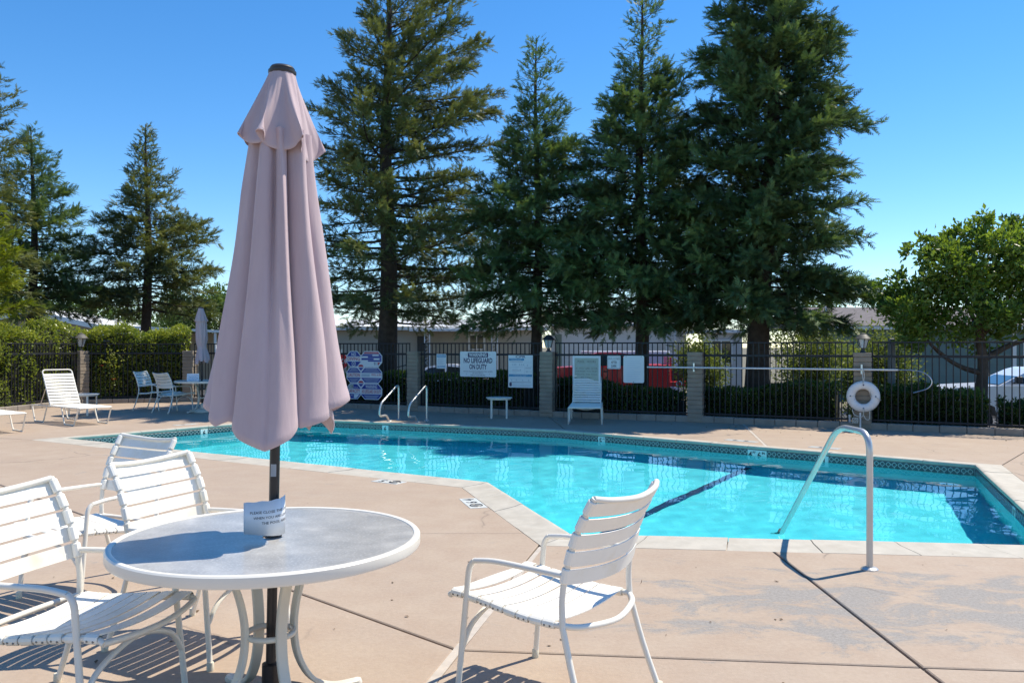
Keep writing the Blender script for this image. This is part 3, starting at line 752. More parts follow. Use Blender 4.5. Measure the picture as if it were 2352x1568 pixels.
# life ring
t = thing('life_ring', 'white life ring with rope hanging on the lantern pillar', 'life ring', (6.33, 14.855, .60), R(-26))
prof = []
mb = MB(); nr, ns = 40, 14; vs = []
for i in range(nr):
    a = 2 * math.pi * i / nr
    for k in range(ns):
        b_ = 2 * math.pi * k / ns; rr = .208 + .075 * math.cos(b_); vs.append((rr * math.cos(a), .055 * math.sin(b_), rr * math.sin(a)))
mb.add(vs, [(i * ns + k, ((i + 1) % nr) * ns + k, ((i + 1) % nr) * ns + (k + 1) % ns, i * ns + (k + 1) % ns) for i in range(nr) for k in range(ns)])
mb.build('ring', M_PLWHITE, t, True)
for a in (88, 178, 2, 272):
    g = MB(); g.lathe([(.014, 0), (.014, .006), (.006, .008)], 8); g.v = [(p[0] + .21 * math.cos(R(a)), -.052 - p[2], p[1] + .21 * math.sin(R(a))) for p in g.v]; g.build('grommet', M_SNAVY, t)
def rope(pts, r_=.0065): MB().tube(bez(pts, 5), r_, 5).build('rope', M_ROPE, t, True)
rope([(0, .01, .50), (-.012, -.02, .40), (.0, -.055, .30), (.0, -.066, .22)]); rope([(.0, .01, .50), (.018, -.02, .40), (.012, -.05, .27)])
rope([(-.21, -.06, .0), (-.14, -.03, .03), (-.115, .0, .14)]); rope([(.21, -.06, .0), (.28, -.06, -.05), (.288, .0, -.06)]); rope([(.06, .0, .15), (.10, .02, .08), (.13, .01, -.02)])
rope([(-.18, -.03, -.23), (-.15, -.05, -.32), (-.06, -.06, -.36), (.0, -.06, -.34), (.01, -.065, -.21)]); rope([(.01, -.06, -.33), (.05, -.07, -.40), (.10, -.06, -.40), (.11, -.04, -.30), (.10, -.03, -.25)])
for k in range(5):
    a0 = random.random() * 6
    rope([(-.13 + .05 * math.cos(a0 + j * 1.3) , -.05 - .01 * k, -.43 + .045 * math.sin(a0 + j * 1.3 + k)) for j in range(6)], .006)
# irrigation pipes
for i, (x, y, h_, lab) in enumerate(((6.20, 15.13, .25, 'short white pipe riser with valve beside the life ring pillar'), (6.28, 14.86, .31, 'plain white pipe standing against the life ring pillar'))):
    t = thing('white_pipe', lab, 'pipe', (x, y, 0))
    MB().tube([(0, 0, 0), (0, 0, h_)], .016, 8).build('pipe', M_PLWHITE, t, True)
    if i == 0:
        MB().lathe([(.016, .10), (.023, .105), (.023, .15), (.018, .155), (.018, .19), (.024, .2), (.024, .25), (.01, .255)], 8).build('valve', M_PLWHITE, t, True)

# ================================================================== pool rails
def rail_tube(name, lab, loc, rz, pts, rad, cat='handrail', group=None, flanges=()):
    t = thing(name, lab, cat, loc, rz, group)
    MB().tube(pts, rad, 12).build('tube', M_STEEL, t, True, 60)
    for f in flanges: MB().lathe([(.056, 0), (.056, .006), (.045, .016), (.026, .02)], 20, (f[0], f[1], 0)).build('flange', M_STEEL, t, True, 40)
    return t
ph = fillet([(0, 0, 0), (0, 0, .915), (0, .47, .915), (0, 1.77, -.30)], [.14, .15], 10)
rl = rail_tube('step_rail', 'tall bent stainless handrail over the near pool edge', (2.40, 5.53, 0), R(3), ph, .0215, flanges=[(0, 0)])
col = MB(); col.tube([(0, 1.56, -.088), (0, 1.66, -.185)], .027, 12); col.build('end_sleeve', M_SBLACK, rl, True)
pg = fillet([(0, 0, 0), (0, 0, .735), (.62, 0, .41), (.90, 0, .27), (.88, 0, .0), (.52, 0, .12), (.26, 0, .15), (.17, 0, -.02)], [.16, .2, .16, .14, .1, .1], 6)
pool_n = math.atan2(-.918, -.397)
for i, (x, y, lab) in enumerate(((-2.33, 16.95, 'left stainless grab rail on the far pool edge'), (-1.73, 16.72, 'right stainless grab rail on the far pool edge'))):
    pts = fillet([(0, 0, 0), (0, 0, .74), (.70, 0, .36), (.74, 0, .12), (.46, 0, .13), (.36, 0, -.02)], [.13, .16, .10, .09], 7)
    rail_tube('grab_rail', lab, (x, y, 0), pool_n, pts, .021, group='grab rails of the far pool edge', flanges=[(0, 0), (.36, 0)])

# depth markers set in the deck
def marker(pts, items, lab, flip=0):
    P = [Vector(p) for p in pts]; c = sum(P, Vector((0, 0))) / 4
    ex = (P[1] - P[0] + P[2] - P[3]) / 2; w = ex.length; h_ = ((P[0] - P[3]).length + (P[1] - P[2]).length) / 2
    t = thing('depth_marker', lab, 'depth marker', (c.x, c.y, 0), math.atan2(ex.y, ex.x), 'depth markers set in the deck')
    MB().prism(rectp(-w / 2, w / 2, -h_ / 2, h_ / 2), -.001, .004).build('tile_plate', M_TILEW, t)
    for tx, x, sz in items:
        if tx == 'X':
            mb = MB(); mb.tube([(x + sz * .42 * math.cos(k / 14 * 6.283), sz * .42 * math.sin(k / 14 * 6.283), .0045) for k in range(14)], .006, 4, True); mb.tube([(x - sz * .3, -sz * .3, .0045), (x + sz * .3, sz * .3, .0045)], .005, 4); mb.build('no_diving_symbol', M_SBLACK, t)
        else: text(tx, sz, M_SBLACK, t, (x, 0, .0048), (0, 0, R(180)), 'numeral', bold=.004)
marker([(-1.50, 9.32), (-1.18, 9.11), (-1.24, 8.95), (-1.54, 9.14)], [('5', -.08, .16), ('X', .09, .15)], 'white deck tile reading 5 just left of the diagonal coping corner')
marker([(-.36, 8.13), (-.225, 7.66), (-.385, 7.61), (-.52, 8.09)], [('4', -.17, .15), ('6', -.03, .15), ('X', .13, .14)], 'white deck tile reading 4 6 beside the diagonal coping')
marker([(3.50, 13.35), (3.90, 13.0), (3.80, 12.88), (3.40, 13.22)], [('4', -.1, .15), ('6', .08, .15)], 'white deck tile on the far deck above the 4 FT 6 IN tiles')
marker([(4.52, 12.42), (4.85, 12.13), (4.74, 12.0), (4.41, 12.29)], [('3', -.05, .15)], 'white deck tile on the far deck behind the tall handrail')
marker([(-6.36, 15.62), (-6.08, 15.99), (-6.2, 16.08), (-6.48, 15.71)], [('6', -.05, .14)], 'white deck tile on the far left deck before the umbrella table')

# ================================================================== furniture
M_COAT = plain('white_powder_coat', (.81, .765, .67), .32, var=.03, scale=5)
M_VINYL = plain('white_vinyl_strap', (.90, .865, .775), .42, var=.03, scale=9, dirt=(.80, .72, .55))
M_FOOT = plain('rubber_foot_cap', (.66, .60, .47), .6, var=.08, scale=20)
M_RIVET = plain('rivet', (.22, .21, .20), .4, .6, var=.2)
def samp(pts, s):                                 # point and tangent at fraction s of a polyline
    L = [0]
    for a, b in zip(pts, pts[1:]): L.append(L[-1] + (b - a).length)
    d = s * L[-1]
    for i in range(len(pts) - 1):
        if L[i + 1] >= d or i == len(pts) - 2:
            k = (d - L[i]) / max(1e-9, L[i + 1] - L[i]); return pts[i].lerp(pts[i + 1], k), (pts[i + 1] - pts[i]).normalized()
def strap_mesh(p0, tan, x_half, width, sag, r_tube, bow=None, th=.0045, nseg=10):
    # band between two mirrored tubes; p0 (x>0 side) gives y,z; tan = direction of the tube; sag = bend vector at the middle
    nrm = Vector((tan.x * 0, -tan.z, tan.y)).normalized()           # face side of the band
    mb = MB(); vs = []; tan = Vector((0, tan.y, tan.z)).normalized()
    for i in range(nseg + 1):
        s = -1 + 2 * i / nseg; x = s * x_half; b = Vector((0, p0.y, p0.z)) + sag * (1 - s * s) + nrm * (r_tube + .001)
        c = Vector((x, b.y, b.z))
        for a, k in ((-1, 0), (1, 0), (1, 1), (-1, 1)):
            vs.append(c + tan * (a * width / 2) + nrm * (k * th))
    fs = []
    for i in range(nseg):
        for k in range(4): fs.append((i * 4 + k, i * 4 + (k + 1) % 4, (i + 1) * 4 + (k + 1) % 4, (i + 1) * 4 + k))
    fs += [(0, 1, 2, 3), tuple(nseg * 4 + k for k in (3, 2, 1, 0))]
    mb.add(vs, fs)
    for sx in (-1, 1):
        c = Vector((sx * x_half, p0.y, p0.z)); e = Vector((0, tan.y, tan.z))
        mb.tube([c - e * width / 2, c - e * (width / 2 - .004), c + e * (width / 2 - .004), c + e * width / 2], [r_tube + .0025, r_tube + .0058, r_tube + .0058, r_tube + .0025], 10, caps=False)
    return mb
rv = MB(); rv.lathe([(.0045, 0), (.0045, .002), (.002, .003)], 6); RIVET_ME = rv.mesh('rivet'); RIVET_ME.materials.append(M_RIVET)
cp = MB(); cp.lathe([(.0165, -.002), (.0175, .003), (.0165, .035), (.0145, .038)], 10); CAP_ME = cp.mesh('foot_cap', True, 40); CAP_ME.materials.append(M_FOOT)
def make_chair():
    t = thing('patio_chair', 'white', 'chair')
    rt = .0128
    for s in (-1, 1):
        fl = fillet([(s * .290, .285, .0), (s * .279, .225, .598), (s * .275, .10, .612)], .075, 6)
        k = next(i for i, p in enumerate(fl) if p.z > .54)
        leg = MB().tube([Vector((s * .29, .285, .004)), fl[1], *fl[2:k + 4]], rt, 10).build('leg', M_COAT, t, True, 60)
        ob('foot_cap', CAP_ME, None, leg, (s * .29, .285, .002))
        MB().tube(bez([fl[k + 3], (s * .277, .09, .607), (s * .276, -.08, .606), (s * .272, -.20, .603), (s * .267, -.252, .60)], 4), rt, 10).build('armrest', M_COAT, t, True, 60)
        lr = MB().tube(bez([(s * .292, -.37, .004), (s * .281, -.295, .20), (s * .272, -.236, .40)], 4), rt, 10).build('leg', M_COAT, t, True, 60)
        ob('foot_cap', CAP_ME, None, lr, (s * .292, -.37, .002))
        up = bez([(s * .272, -.236, .40), (s * .268, -.232, .50), (s * .266, -.245, .60), (s * .264, -.285, .74), (s * .262, -.335, .845), (s * .260, -.375, .915)], 5)
        MB().tube(up, rt, 10).build('back_upright', M_COAT, t, True, 60)
        sr = bez([(s * .268, .345, .425), (s * .268, .30, .440), (s * .268, .15, .428), (s * .268, -.05, .405), (s * .270, -.235, .405)], 5)
        MB().tube(sr, rt, 10).build('seat_rail', M_COAT, t, True, 60)
    MB().tube(bez([(-.260, -.373, .912), (-.17, -.405, .898), (0, -.425, .888), (.17, -.405, .898), (.260, -.373, .912)], 5), rt, 10).build('top_rail', M_COAT, t, True, 60)
    MB().tube(bez([(-.268, .340, .425), (-.14, .368, .418), (0, .378, .414), (.14, .368, .418), (.268, .340, .425)], 5), rt, 10).build('front_rail', M_COAT, t, True, 60)
    MB().tube(bez([(-.270, -.232, .405), (-.20, -.285, .392), (0, -.325, .380), (.20, -.285, .392), (.270, -.232, .405)], 5), rt, 10).build('rear_rail', M_COAT, t, True, 60)
    MB().tube(bez([(-.286, .265, .205), (-.20, .27, .305), (0, .275, .362), (.20, .27, .305), (.286, .265, .205)], 6), .0115, 10).build('front_brace', M_COAT, t, True, 60)
    for i in range(5):
        p, tg = samp(up, .985 - (i * .0745 + .035) / .545)
        if tg.z < 0: tg = -tg
        sm = strap_mesh(p, tg, abs(p.x), .062, Vector((0, -.048, -.012)) , rt)
        sm.build('back_strap', M_VINYL, t, True, 30)
    sy = [.295, .212, .142, .078, .012, -.052, -.118, -.178]
    for i, y in enumerate(sy):
        s_ = (.345 - y) / .585; p, tg = samp(sr, s_)
        if tg.y < 0: tg = -tg
        # seat tubes: the face must look up
        e = Vector((0, tg.y, tg.z)); mb = strap_mesh(p, Vector((0, e.y, e.z)), .268, .058, Vector((0, 0, -.022)), rt)
        so = mb.build('seat_strap', M_VINYL, t, True, 30)
        if i in (0, 2, 3, 5, 7):
            for sx in (-1, 1):
                for dy in (-.012, .014):
                    ob('rivet', RIVET_ME, None, so, (sx * (.268 + .017), p.y + dy, p.z - .004), (0, sx * R(90), 0))
    return t
chair = make_chair()
chair['label'] = 'white strap armchair standing alone right of the glass table, back toward camera'
chair.location = (.169, 3.565, 0); chair.rotation_euler.z = R(53.4); chair['group'] = 'white strap armchairs'
for x, y, a, lab in ((-1.545, 4.175, 247.8, 'white strap armchair directly behind the glass table, lit seat back facing right'),
                     (-1.735, 3.30, 256.2, 'white strap armchair cut by the left picture edge, seat under the table rim'),
                     (-2.535, 5.0, 150.8, 'white strap armchair at rear of near table group, shaded back nearest the pool tip'),
                     (-8.48, 19.55, 262, 'white strap armchair left of the far umbrella table by the hedge'),
                     (-7.72, 18.85, 328, 'white strap armchair with its back to camera at the far umbrella table')):
    c = copy_tree(chair); c.location = (x, y, 0); c.rotation_euler.z = R(a); c['label'] = lab

def sweep_bar(path, side, w, th):                 # flat bar: width along the constant side vector
    P = [Vector(p) for p in path]; side = Vector(side).normalized(); vs = []
    for i, p in enumerate(P):
        d = (P[min(i + 1, len(P) - 1)] - P[max(i - 1, 0)]).normalized(); nn = d.cross(side).normalized()
        b = .004
        for a, c in ((-w / 2 + b, -th / 2), (w / 2 - b, -th / 2), (w / 2, -th / 2 + b), (w / 2, th / 2 - b), (w / 2 - b, th / 2), (-w / 2 + b, th / 2), (-w / 2, th / 2 - b), (-w / 2, -th / 2 + b)):
            vs.append(p + side * a + nn * c)
    n = 8; fs = [(i * n + k, i * n + (k + 1) % n, (i + 1) * n + (k + 1) % n, (i + 1) * n + k) for i in range(len(P) - 1) for k in range(n)]
    fs += [tuple(range(n))[::-1], tuple((len(P) - 1) * n + k for k in range(n))]
    return MB().add(vs, fs)
M_CREAM = plain('cream_powder_coat', (.70, .66, .555), .35, var=.04, scale=6)
def glass_mat():
    m, t, b = nt('pebbled_glass'); p = tcoord(t)
    n1 = noise(t, p, 95, 3, .6); n2 = noise(t, p, 5, 5, .6)
    c = ramp(t, n2, [(.3, (.28, .275, .265)), (.55, (.39, .38, .36)), (.75, (.56, .545, .51))])
    c = mix(t, ramp(t, n1, [(.5, 0.0), (.72, .6)]), c, (.60, .60, .58))
    t.links.new(c, b.inputs['Base Color']); b.inputs['Roughness'].default_value = .34; b.inputs['Specular IOR Level'].default_value = .4
    b.inputs['Coat Weight'].default_value = .25; b.inputs['Coat Roughness'].default_value = .12
    bump(t, b, n1, .25, .002)
    return m
M_PEBBLE = glass_mat()
def make_table():
    t = thing('patio_table', 'round glass topped patio table with cream rim and curved legs', 'table')
    R0 = .61; zt = .721
    # rim as a true ring
    prof = [(R0 - .028, zt - .010), (R0 - .026, zt - .001), (R0 - .018, zt + .002), (R0 - .006, zt + .001), (R0, zt - .005), (R0 + .001, zt - .036), (R0 - .003, zt - .044), (R0 - .022, zt - .044), (R0 - .028, zt - .038)]
    n = 96; vs = []; m_ = len(prof)
    for i in range(n):
        a = 2 * math.pi * i / n
        for r_, z in prof: vs.append((r_ * math.cos(a), r_ * math.sin(a), z))
    MB().add(vs, [(i * m_ + k, ((i + 1) % n) * m_ + k, ((i + 1) % n) * m_ + (k + 1) % m_, i * m_ + (k + 1) % m_) for i in range(n) for k in range(m_)]).build('rim', M_COAT, t, True, 35)
    # glass with the umbrella hole
    vs = []; rr = (.030, R0 - .027)
    for z in (zt - .010, zt - .004):
        for r_ in rr:
            for i in range(n): vs.append((r_ * math.cos(2 * math.pi * i / n), r_ * math.sin(2 * math.pi * i / n), z))
    fs = []
    for i in range(n):
        j = (i + 1) % n
        fs += [(i, n + i, n + j, j), (2 * n + i, 2 * n + j, 3 * n + j, 3 * n + i), (i, j, 2 * n + j, 2 * n + i), (n + i, 3 * n + i, 3 * n + j, n + j)]
    MB().add(vs, fs).build('glass_top', M_PEBBLE, t)
    for a in (131, 41, -49, -139):
        ca, sa = math.cos(R(a)), math.sin(R(a))
        pr = bez([(.225, .672), (.165, .58), (.122, .46), (.105, .33), (.122, .20), (.185, .09), (.29, .035), (.40, .018)], 5) if False else bez([(.225, .676, 0), (.165, .58, 0), (.122, .46, 0), (.105, .33, 0), (.125, .20, 0), (.19, .09, 0), (.29, .035, 0), (.40, .022, 0)], 5)
        lg = sweep_bar([(p.x * ca, p.x * sa, p.y) for p in pr], (-sa, ca, 0), .044, .020).build('leg', M_CREAM, t, True, 35)
        MB().lathe([(.012, 0), (.02, .004), (.024, .018), (.018, .032), (.006, .036)], 12, (.405 * ca, .405 * sa, 0)).build('foot_glide', M_COAT, lg, True)
    MB().tube([(.094 * math.cos(2 * math.pi * k / 28), .094 * math.sin(2 * math.pi * k / 28), .325) for k in range(28)], .0125, 8, True).build('leg_ring', M_CREAM, t, True, 60)
    for a in (131, 41):
        ca, sa = math.cos(R(a)), math.sin(R(a)); sweep_bar([(-.56 * ca, -.56 * sa, .682), (.56 * ca, .56 * sa, .682)], (-sa, ca, 0), .03, .012).build('cross_bar', M_CREAM, t)
    return t
table = make_table(); table.location = (-.989, 3.367, 0)
table['label'] = 'round glass topped patio table with white rim in the left foreground'; table['group'] = 'umbrella tables'
t2 = copy_tree(table); t2.location = (-7.12, 18.95, 0); t2.rotation_euler.z = R(20); t2['label'] = 'white umbrella table on the far left deck beside the hedge'

# --- umbrellas
def cloth_mat():
    m, t, b = nt('mauve_canvas'); p = tcoord(t)
    c = ramp(t, noise(t, p, 2.2, 5, .6), [(.3, (.56, .435, .45)), (.7, (.61, .48, .495))])
    c = mix(t, ramp(t, noise(t, p, 7, 6, .7), [(.55, 0.0), (.8, .35)]), c, (.49, .38, .39))
    t.links.new(c, b.inputs['Base Color']); b.inputs['Roughness'].default_value = .85; b.inputs['Specular IOR Level'].default_value = .15
    b.inputs['Sheen Weight'].default_value = .15
    mpz = N(t, 'ShaderNodeMapping'); mpz.inputs['Scale'].default_value = (30, 30, 5); t.links.new(p, mpz.inputs[0]); w1 = noise(t, mpz.outputs[0], 1.0, 5, .6, .4)
    w2 = noise(t, p, 320, 2); hh = mix(t, .16, w1, w2); bump(t, b, hh, .45, .006)
    c = mix(t, ramp(t, w1, [(.35, 0.0), (.7, .25)]), c, (.68, .56, .56)); t.links.new(c, b.inputs['Base Color'])
    tr = N(t, 'ShaderNodeBsdfTranslucent'); t.links.new(c, tr.inputs[0])
    ms = N(t, 'ShaderNodeMixShader'); ms.inputs[0].default_value = .14
    out = t.nodes['Material Output']; t.links.new(b.outputs[0], ms.inputs[1]); t.links.new(tr.outputs[0], ms.inputs[2]); t.links.new(ms.outputs[0], out.inputs[0])
    return m
M_CLOTH = cloth_mat(); M_POLE = plain('bronze_pole', (.035, .033, .034), .35, .3, var=.15, scale=9); M_CAP = plain('dark_plastic', (.035, .035, .04), .4, var=.1)
def wrapd(a): return (a + 180) % 360 - 180
def canopy_mesh(lobes, ztop, r_top, core0, core1, noise_amp, seed, nphi=300, nt_=34, grow=.9, twist=0.0, waist=None, hemf=None, ex=.62, spread=0.0):
    """folded canopy: lobes (centre angle, half width, hem radius, hem height, lean); spread makes the folds overhang their valleys"""
    r_ = np.random.default_rng(seed); ph = r_.random(12) * 6.28; vs = []
    lb = [(*l, 0.0)[:5] for l in lobes]
    hem = []
    for i in range(nphi):
        phi = 360 * i / nphi
        if hemf is not None: hem.append(hemf(phi)); continue
        d, zh = min((abs(wrapd(phi - l[0])) / l[1], l[3]) for l in lb); hem.append(zh + .085 * min(1, d) ** 1.6)
    for j in range(nt_ + 1):
        t_ = j / nt_
        for i in range(nphi):
            phi = 360 * i / nphi + twist * t_
            core = core0 + (core1 - core0) * t_; rr = core; bend_ = 0.0
            for q, (c, hw, rm, zh, ln) in enumerate(lb):
                dl = wrapd(phi - c + 6 * math.sin(t_ * 3 + q * 2.1) * (1 - t_)) / hw
                if abs(dl) < 1:
                    Rk = r_top + (rm - r_top) * t_ ** grow
                    if waist: Rk *= 1 - waist[1] * math.exp(-((t_ - waist[0]) / .16) ** 2)
                    Rk *= 1 + .02 * math.sin(t_ * 9 + q * 1.7)
                    f = math.cos(math.pi / 2 * dl) ** ex; v = core + (Rk - core) * f
                    if v > rr: rr = v; bend_ = (ln * f ** 1.4 + spread * dl * f ** .5) * min(1, .25 + t_)
            p_ = R(phi)
            rr += noise_amp * (math.sin(p_ * 9 + ph[0] + t_ * 2) * (1 - .6 * t_) + .7 * math.sin(p_ * 17 + ph[1] - t_ * 3) * (1 - t_) + .5 * math.sin(p_ * 5 + t_ * 7 + ph[2]) + .45 * math.sin(p_ * 13 + t_ * 11 + ph[3]))
            if hemf is not None:
                for f0, f1, wd, am in ((-20, -34, 7, .022), (-3, -2, 4.5, -.040), (11, 22, 5.5, .030), (27, 40, 5, -.044), (-44, -40, 6, -.040), (44, 62, 7, .020), (74, 78, 5, -.030), (-66, -62, 6, .020), (-84, -80, 5, -.024)):
                    rr += am * (1 - t_) ** .75 * min(1, .35 + 3 * t_) * math.exp(-(wrapd(phi - f0 - (f1 - f0) * t_) / wd) ** 2)
                rr -= .006 * t_ ** 1.2 * math.exp(-(wrapd(phi + 4) / 1.5) ** 2)                 # front seam
                rr += .0022 * (1 if t_ > .972 else 0)                                            # doubled hem
                rr += noise_amp * 1.5 * (1 - t_) ** 1.5 * math.sin(p_ * 12 + 2.5 * math.sin(p_ * 2))
            a = R(phi + bend_ - 90); vs.append((rr * math.cos(a), rr * math.sin(a), ztop + (hem[i] - ztop) * t_))
    fs = [(j * nphi + i, j * nphi + (i + 1) % nphi, (j + 1) * nphi + (i + 1) % nphi, (j + 1) * nphi + i) for j in range(nt_) for i in range(nphi)]
    n0 = nt_ * nphi; base = len(vs)
    for sc, dz in ((.985, -.004), (.965, .012), (.80, .10), (.55, .20)):
        for i in range(nphi):
            x, y, z = vs[n0 + i]; vs.append((x * sc, y * sc, z + dz))
    prev = n0
    for q in range(4):
        cur = base + q * nphi
        fs += [(prev + i, prev + (i + 1) % nphi, cur + (i + 1) % nphi, cur + i) for i in range(nphi)]; prev = cur
    return MB().add(vs, fs)
def flap_mesh(z0, z1, r0, r1, nw, amp_r, amp_z, ph, lean=0.0, nphi=260, nt_=22):
    mb = MB(); vs = []
    for j in range(nt_ + 1):
        s = j / nt_
        for i in range(nphi):
            f = 2 * math.pi * i / nphi
            w = math.cos(nw * f + ph + 1.1 * math.sin(2 * f + .7)); w = math.copysign(abs(w) ** .6, w) * (.75 + .35 * math.sin(f * 1.0 + .4))
            r_ = r0 + (r1 - r0) * s ** 1.08 + amp_r * w * s ** 1.3 + .006 * math.sin(2 * nw * f + 1) * s * (1 - s) * 3
            z = z0 + (z1 - z0) * s + amp_z * w * s ** 2 - lean * s * math.sin(f)
            a = f - math.pi / 2 - .26 * s ** 2 * math.sin(nw * f + ph + 1.1 * math.sin(2 * f + .7)); vs.append((r_ * math.cos(a), r_ * math.sin(a), z))
    fs = [(j * nphi + i, j * nphi + (i + 1) % nphi, (j + 1) * nphi + (i + 1) % nphi, (j + 1) * nphi + i) for j in range(nt_) for i in range(nphi)]
    base = len(vs); n0 = nt_ * nphi
    for sc, dz in ((.985, -.003), (.97, .008)):
        for i in range(nphi):
            x, y, z = vs[n0 + i]; vs.append((x * sc, y * sc, z + dz))
    fs += [(n0 + i, n0 + (i + 1) % nphi, base + (i + 1) % nphi, base + i) for i in range(nphi)]
    fs += [(base + i, base + (i + 1) % nphi, base + nphi + (i + 1) % nphi, base + nphi + i) for i in range(nphi)]
    return mb.add(vs, fs)
um = thing('patio_umbrella', 'large closed mauve umbrella standing through the near glass table', 'umbrella', (-.989, 3.367, 0), 0, 'closed mauve umbrellas')
um.rotation_euler = (0, R(1.1), R(2))
MB().tube([(0, 0, .05), (0, 0, 2.58)], .0205, 16).build('pole', M_POLE, um, True, 60)
LOB = [(-6, 46, .255, 0, 9), (60, 27, .245, 0, 10), (92, 25, .296, 0, 4), (126, 25, .255, 0, 8), (160, 20, .225, 0, 0), (196, 24, .24, 0, 0), (232, 24, .25, 0, -6), (268, 26, .290, 0, -4), (298, 28, .262, 0, -6)]
HX = [0, 20, 40, 46, 66, 97, 113, 128, 146, 160, 178, 196, 214, 232, 249, 266, 290, 312, 320, 340, 360]; HZ = [1.099, 1.144, 1.209, 1.179, 1.214, 1.286, 1.224, 1.124, 1.214, 1.134, 1.224, 1.144, 1.224, 1.119, 1.224, 1.272, 1.224, 1.179, 1.204, 1.142, 1.099]
MB_c = canopy_mesh(LOB, 2.36, .116, .045, .060, .0030, 5, nphi=520, nt_=44, grow=1.25, spread=11, hemf=lambda p: float(np.interp((p + 4) % 360, HX, HZ)), ex=.42)
MB_c.build('canopy', M_CLOTH, um, True, 65)
flap_mesh(2.612, 2.305, .050, .154, 6, .036, .030, 1.2, .022).build('vent_flap', M_CLOTH, um, True, 65)
MB().lathe([(.052, 2.600), (.056, 2.606), (.056, 2.616), (.048, 2.619), (.050, 2.626), (.044, 2.634), (.02, 2.640), (.0, 2.641)], 32).build('cap', M_CAP, um, True, 40)
MB().lathe([(.0225, .712), (.034, .716), (.034, .724), (.0225, .732)], 20).build('table_collar', M_CAP, um, True, 40)
MB().lathe([(.22, 0), (.225, .02), (.20, .05), (.06, .07), (.035, .09), (.035, .20), (.024, .205)], 32).build('base', M_POLE, um, True, 40)
wb = MB()
for k in range(7):
    a = R(-90 + (-32 + k * 64 / 6)); wb.v += [(.0213 * math.cos(a), .0213 * math.sin(a), 1.015), (.0213 * math.cos(a), .0213 * math.sin(a), .965)]
wb.f = [(2 * k, 2 * k + 1, 2 * k + 3, 2 * k + 2) for k in range(6)]; wb.build('grey_label', plain('label_grey', (.33, .36, .40), .5), um)
u2 = thing('patio_umbrella', 'narrow twisted closed umbrella standing at the far table by the hedge', 'umbrella', (-7.12, 18.95, 0), 0, 'closed mauve umbrellas')
u2.rotation_euler = (0, R(-1), R(60))
MB().tube([(0, 0, .05), (0, 0, 2.36)], .0205, 12).build('pole', M_POLE, u2, True, 60)
canopy_mesh([(a, 34, .17 + .02 * math.sin(a), 1.13 + .04 * math.cos(a * 2)) for a in range(0, 360, 45)], 2.10, .115, .07, .09, .005, 9, 160, 24, 1.0, 50, (.66, .35)).build('canopy', M_CLOTH, u2, True, 65)
flap_mesh(2.39, 2.08, .05, .145, 8, .016, .014, .4, 0, 140, 10).build('vent_flap', M_CLOTH, u2, True, 65)
MB().lathe([(.052, 2.38), (.056, 2.39), (.05, 2.405), (.0, 2.412)], 20).build('cap', M_CAP, u2, True, 40)
MB().lathe([(.24, 0), (.245, .03), (.20, .07), (.05, .09), (.035, .2), (.024, .205)], 24).build('base', M_CREAM, u2, True, 40)

# --- notices
def paper_mat():
    m, t, b = nt('laminated_paper'); b.inputs['Base Color'].default_value = (.80, .82, .84, 1); b.inputs['Roughness'].default_value = .3
    return m
M_PAPER = paper_mat()
nt1 = thing('notice', 'curled white paper notice taped round the near umbrella pole', 'notice', (-.989, 3.367, .731), R(0))
def bend(x):                                      # flat x along the sheet -> plan position; flat on the left, curling round the pole on the right
    r_ = .062
    if x < 0: return Vector((x * .985, -.066 + .02 * x * x / .01 * .12 - .00))
    a = x / r_; return Vector((r_ * math.sin(a), -.066 + r_ * (1 - math.cos(a))))
pm = MB(); ns = 26
for i in range(ns + 1):
    x = -.088 + i * (.195 / ns); q = bend(x); w = .0015 * math.sin(i * .8) + (.004 if i > 20 else 0)
    pm.v += [(q.x, q.y, .003 - .012 * (i / ns - .5) + abs(w) * .6), (q.x, q.y, .135 + w + .018 * (i / ns))]
pm.f = [(2 * i, 2 * i + 2, 2 * i + 3, 2 * i + 1) for i in range(ns)]
po = pm.build('sheet', M_PAPER, nt1, True); po.modifiers.new('solid', 'SOLIDIFY').thickness = .0006
for body, x, z, w in (('PLEASE CLOSE THE UMBRELLA', -.062, .098, .215), ('WHEN YOU ARE LEAVING', -.047, .076, .175), ('THE POOL AREA', -.013, .054, .115)):
    o = text(body, .0155, M_SBLACK, nt1, (0, 0, 0), (0, 0, 0), 'lettering', align='LEFT')
    xs = [v.co.x for v in o.data.vertices]; sc = w / (max(xs) - min(xs))
    for v in o.data.vertices:
        q = bend(x + v.co.x * sc); nrm = Vector((q.x, q.y + .0)) ; zz = z + v.co.y * sc * .95 + .07 * (x + v.co.x * sc)
        off = .0012
        if x + v.co.x * sc < 0: v.co = (q.x, q.y - off, zz)
        else:
            a = (x + v.co.x * sc) / .062; v.co = (q.x + off * math.sin(a), q.y - off * math.cos(a), zz)
nt2 = thing('table_card', 'small white folded card on the far umbrella table', 'card', (-7.22, 18.66, .722), R(10))
MB().add([(-.13, -.04, 0), (.13, -.04, 0), (.13, 0, .17), (-.13, 0, .17), (-.13, .04, 0), (.13, .04, 0)], [(0, 1, 2, 3), (3, 2, 5, 4)]).build('sheet', M_PAPER, nt2)
for k in range(4): text('PLEASE CLOSE THE UMBRELLA'[:18 + k % 2 * 4], .02, M_SBLUE, nt2, (0, -.0345 + k * .0075, .03 + k * .032), (R(76.7), 0, 0), 'lettering')

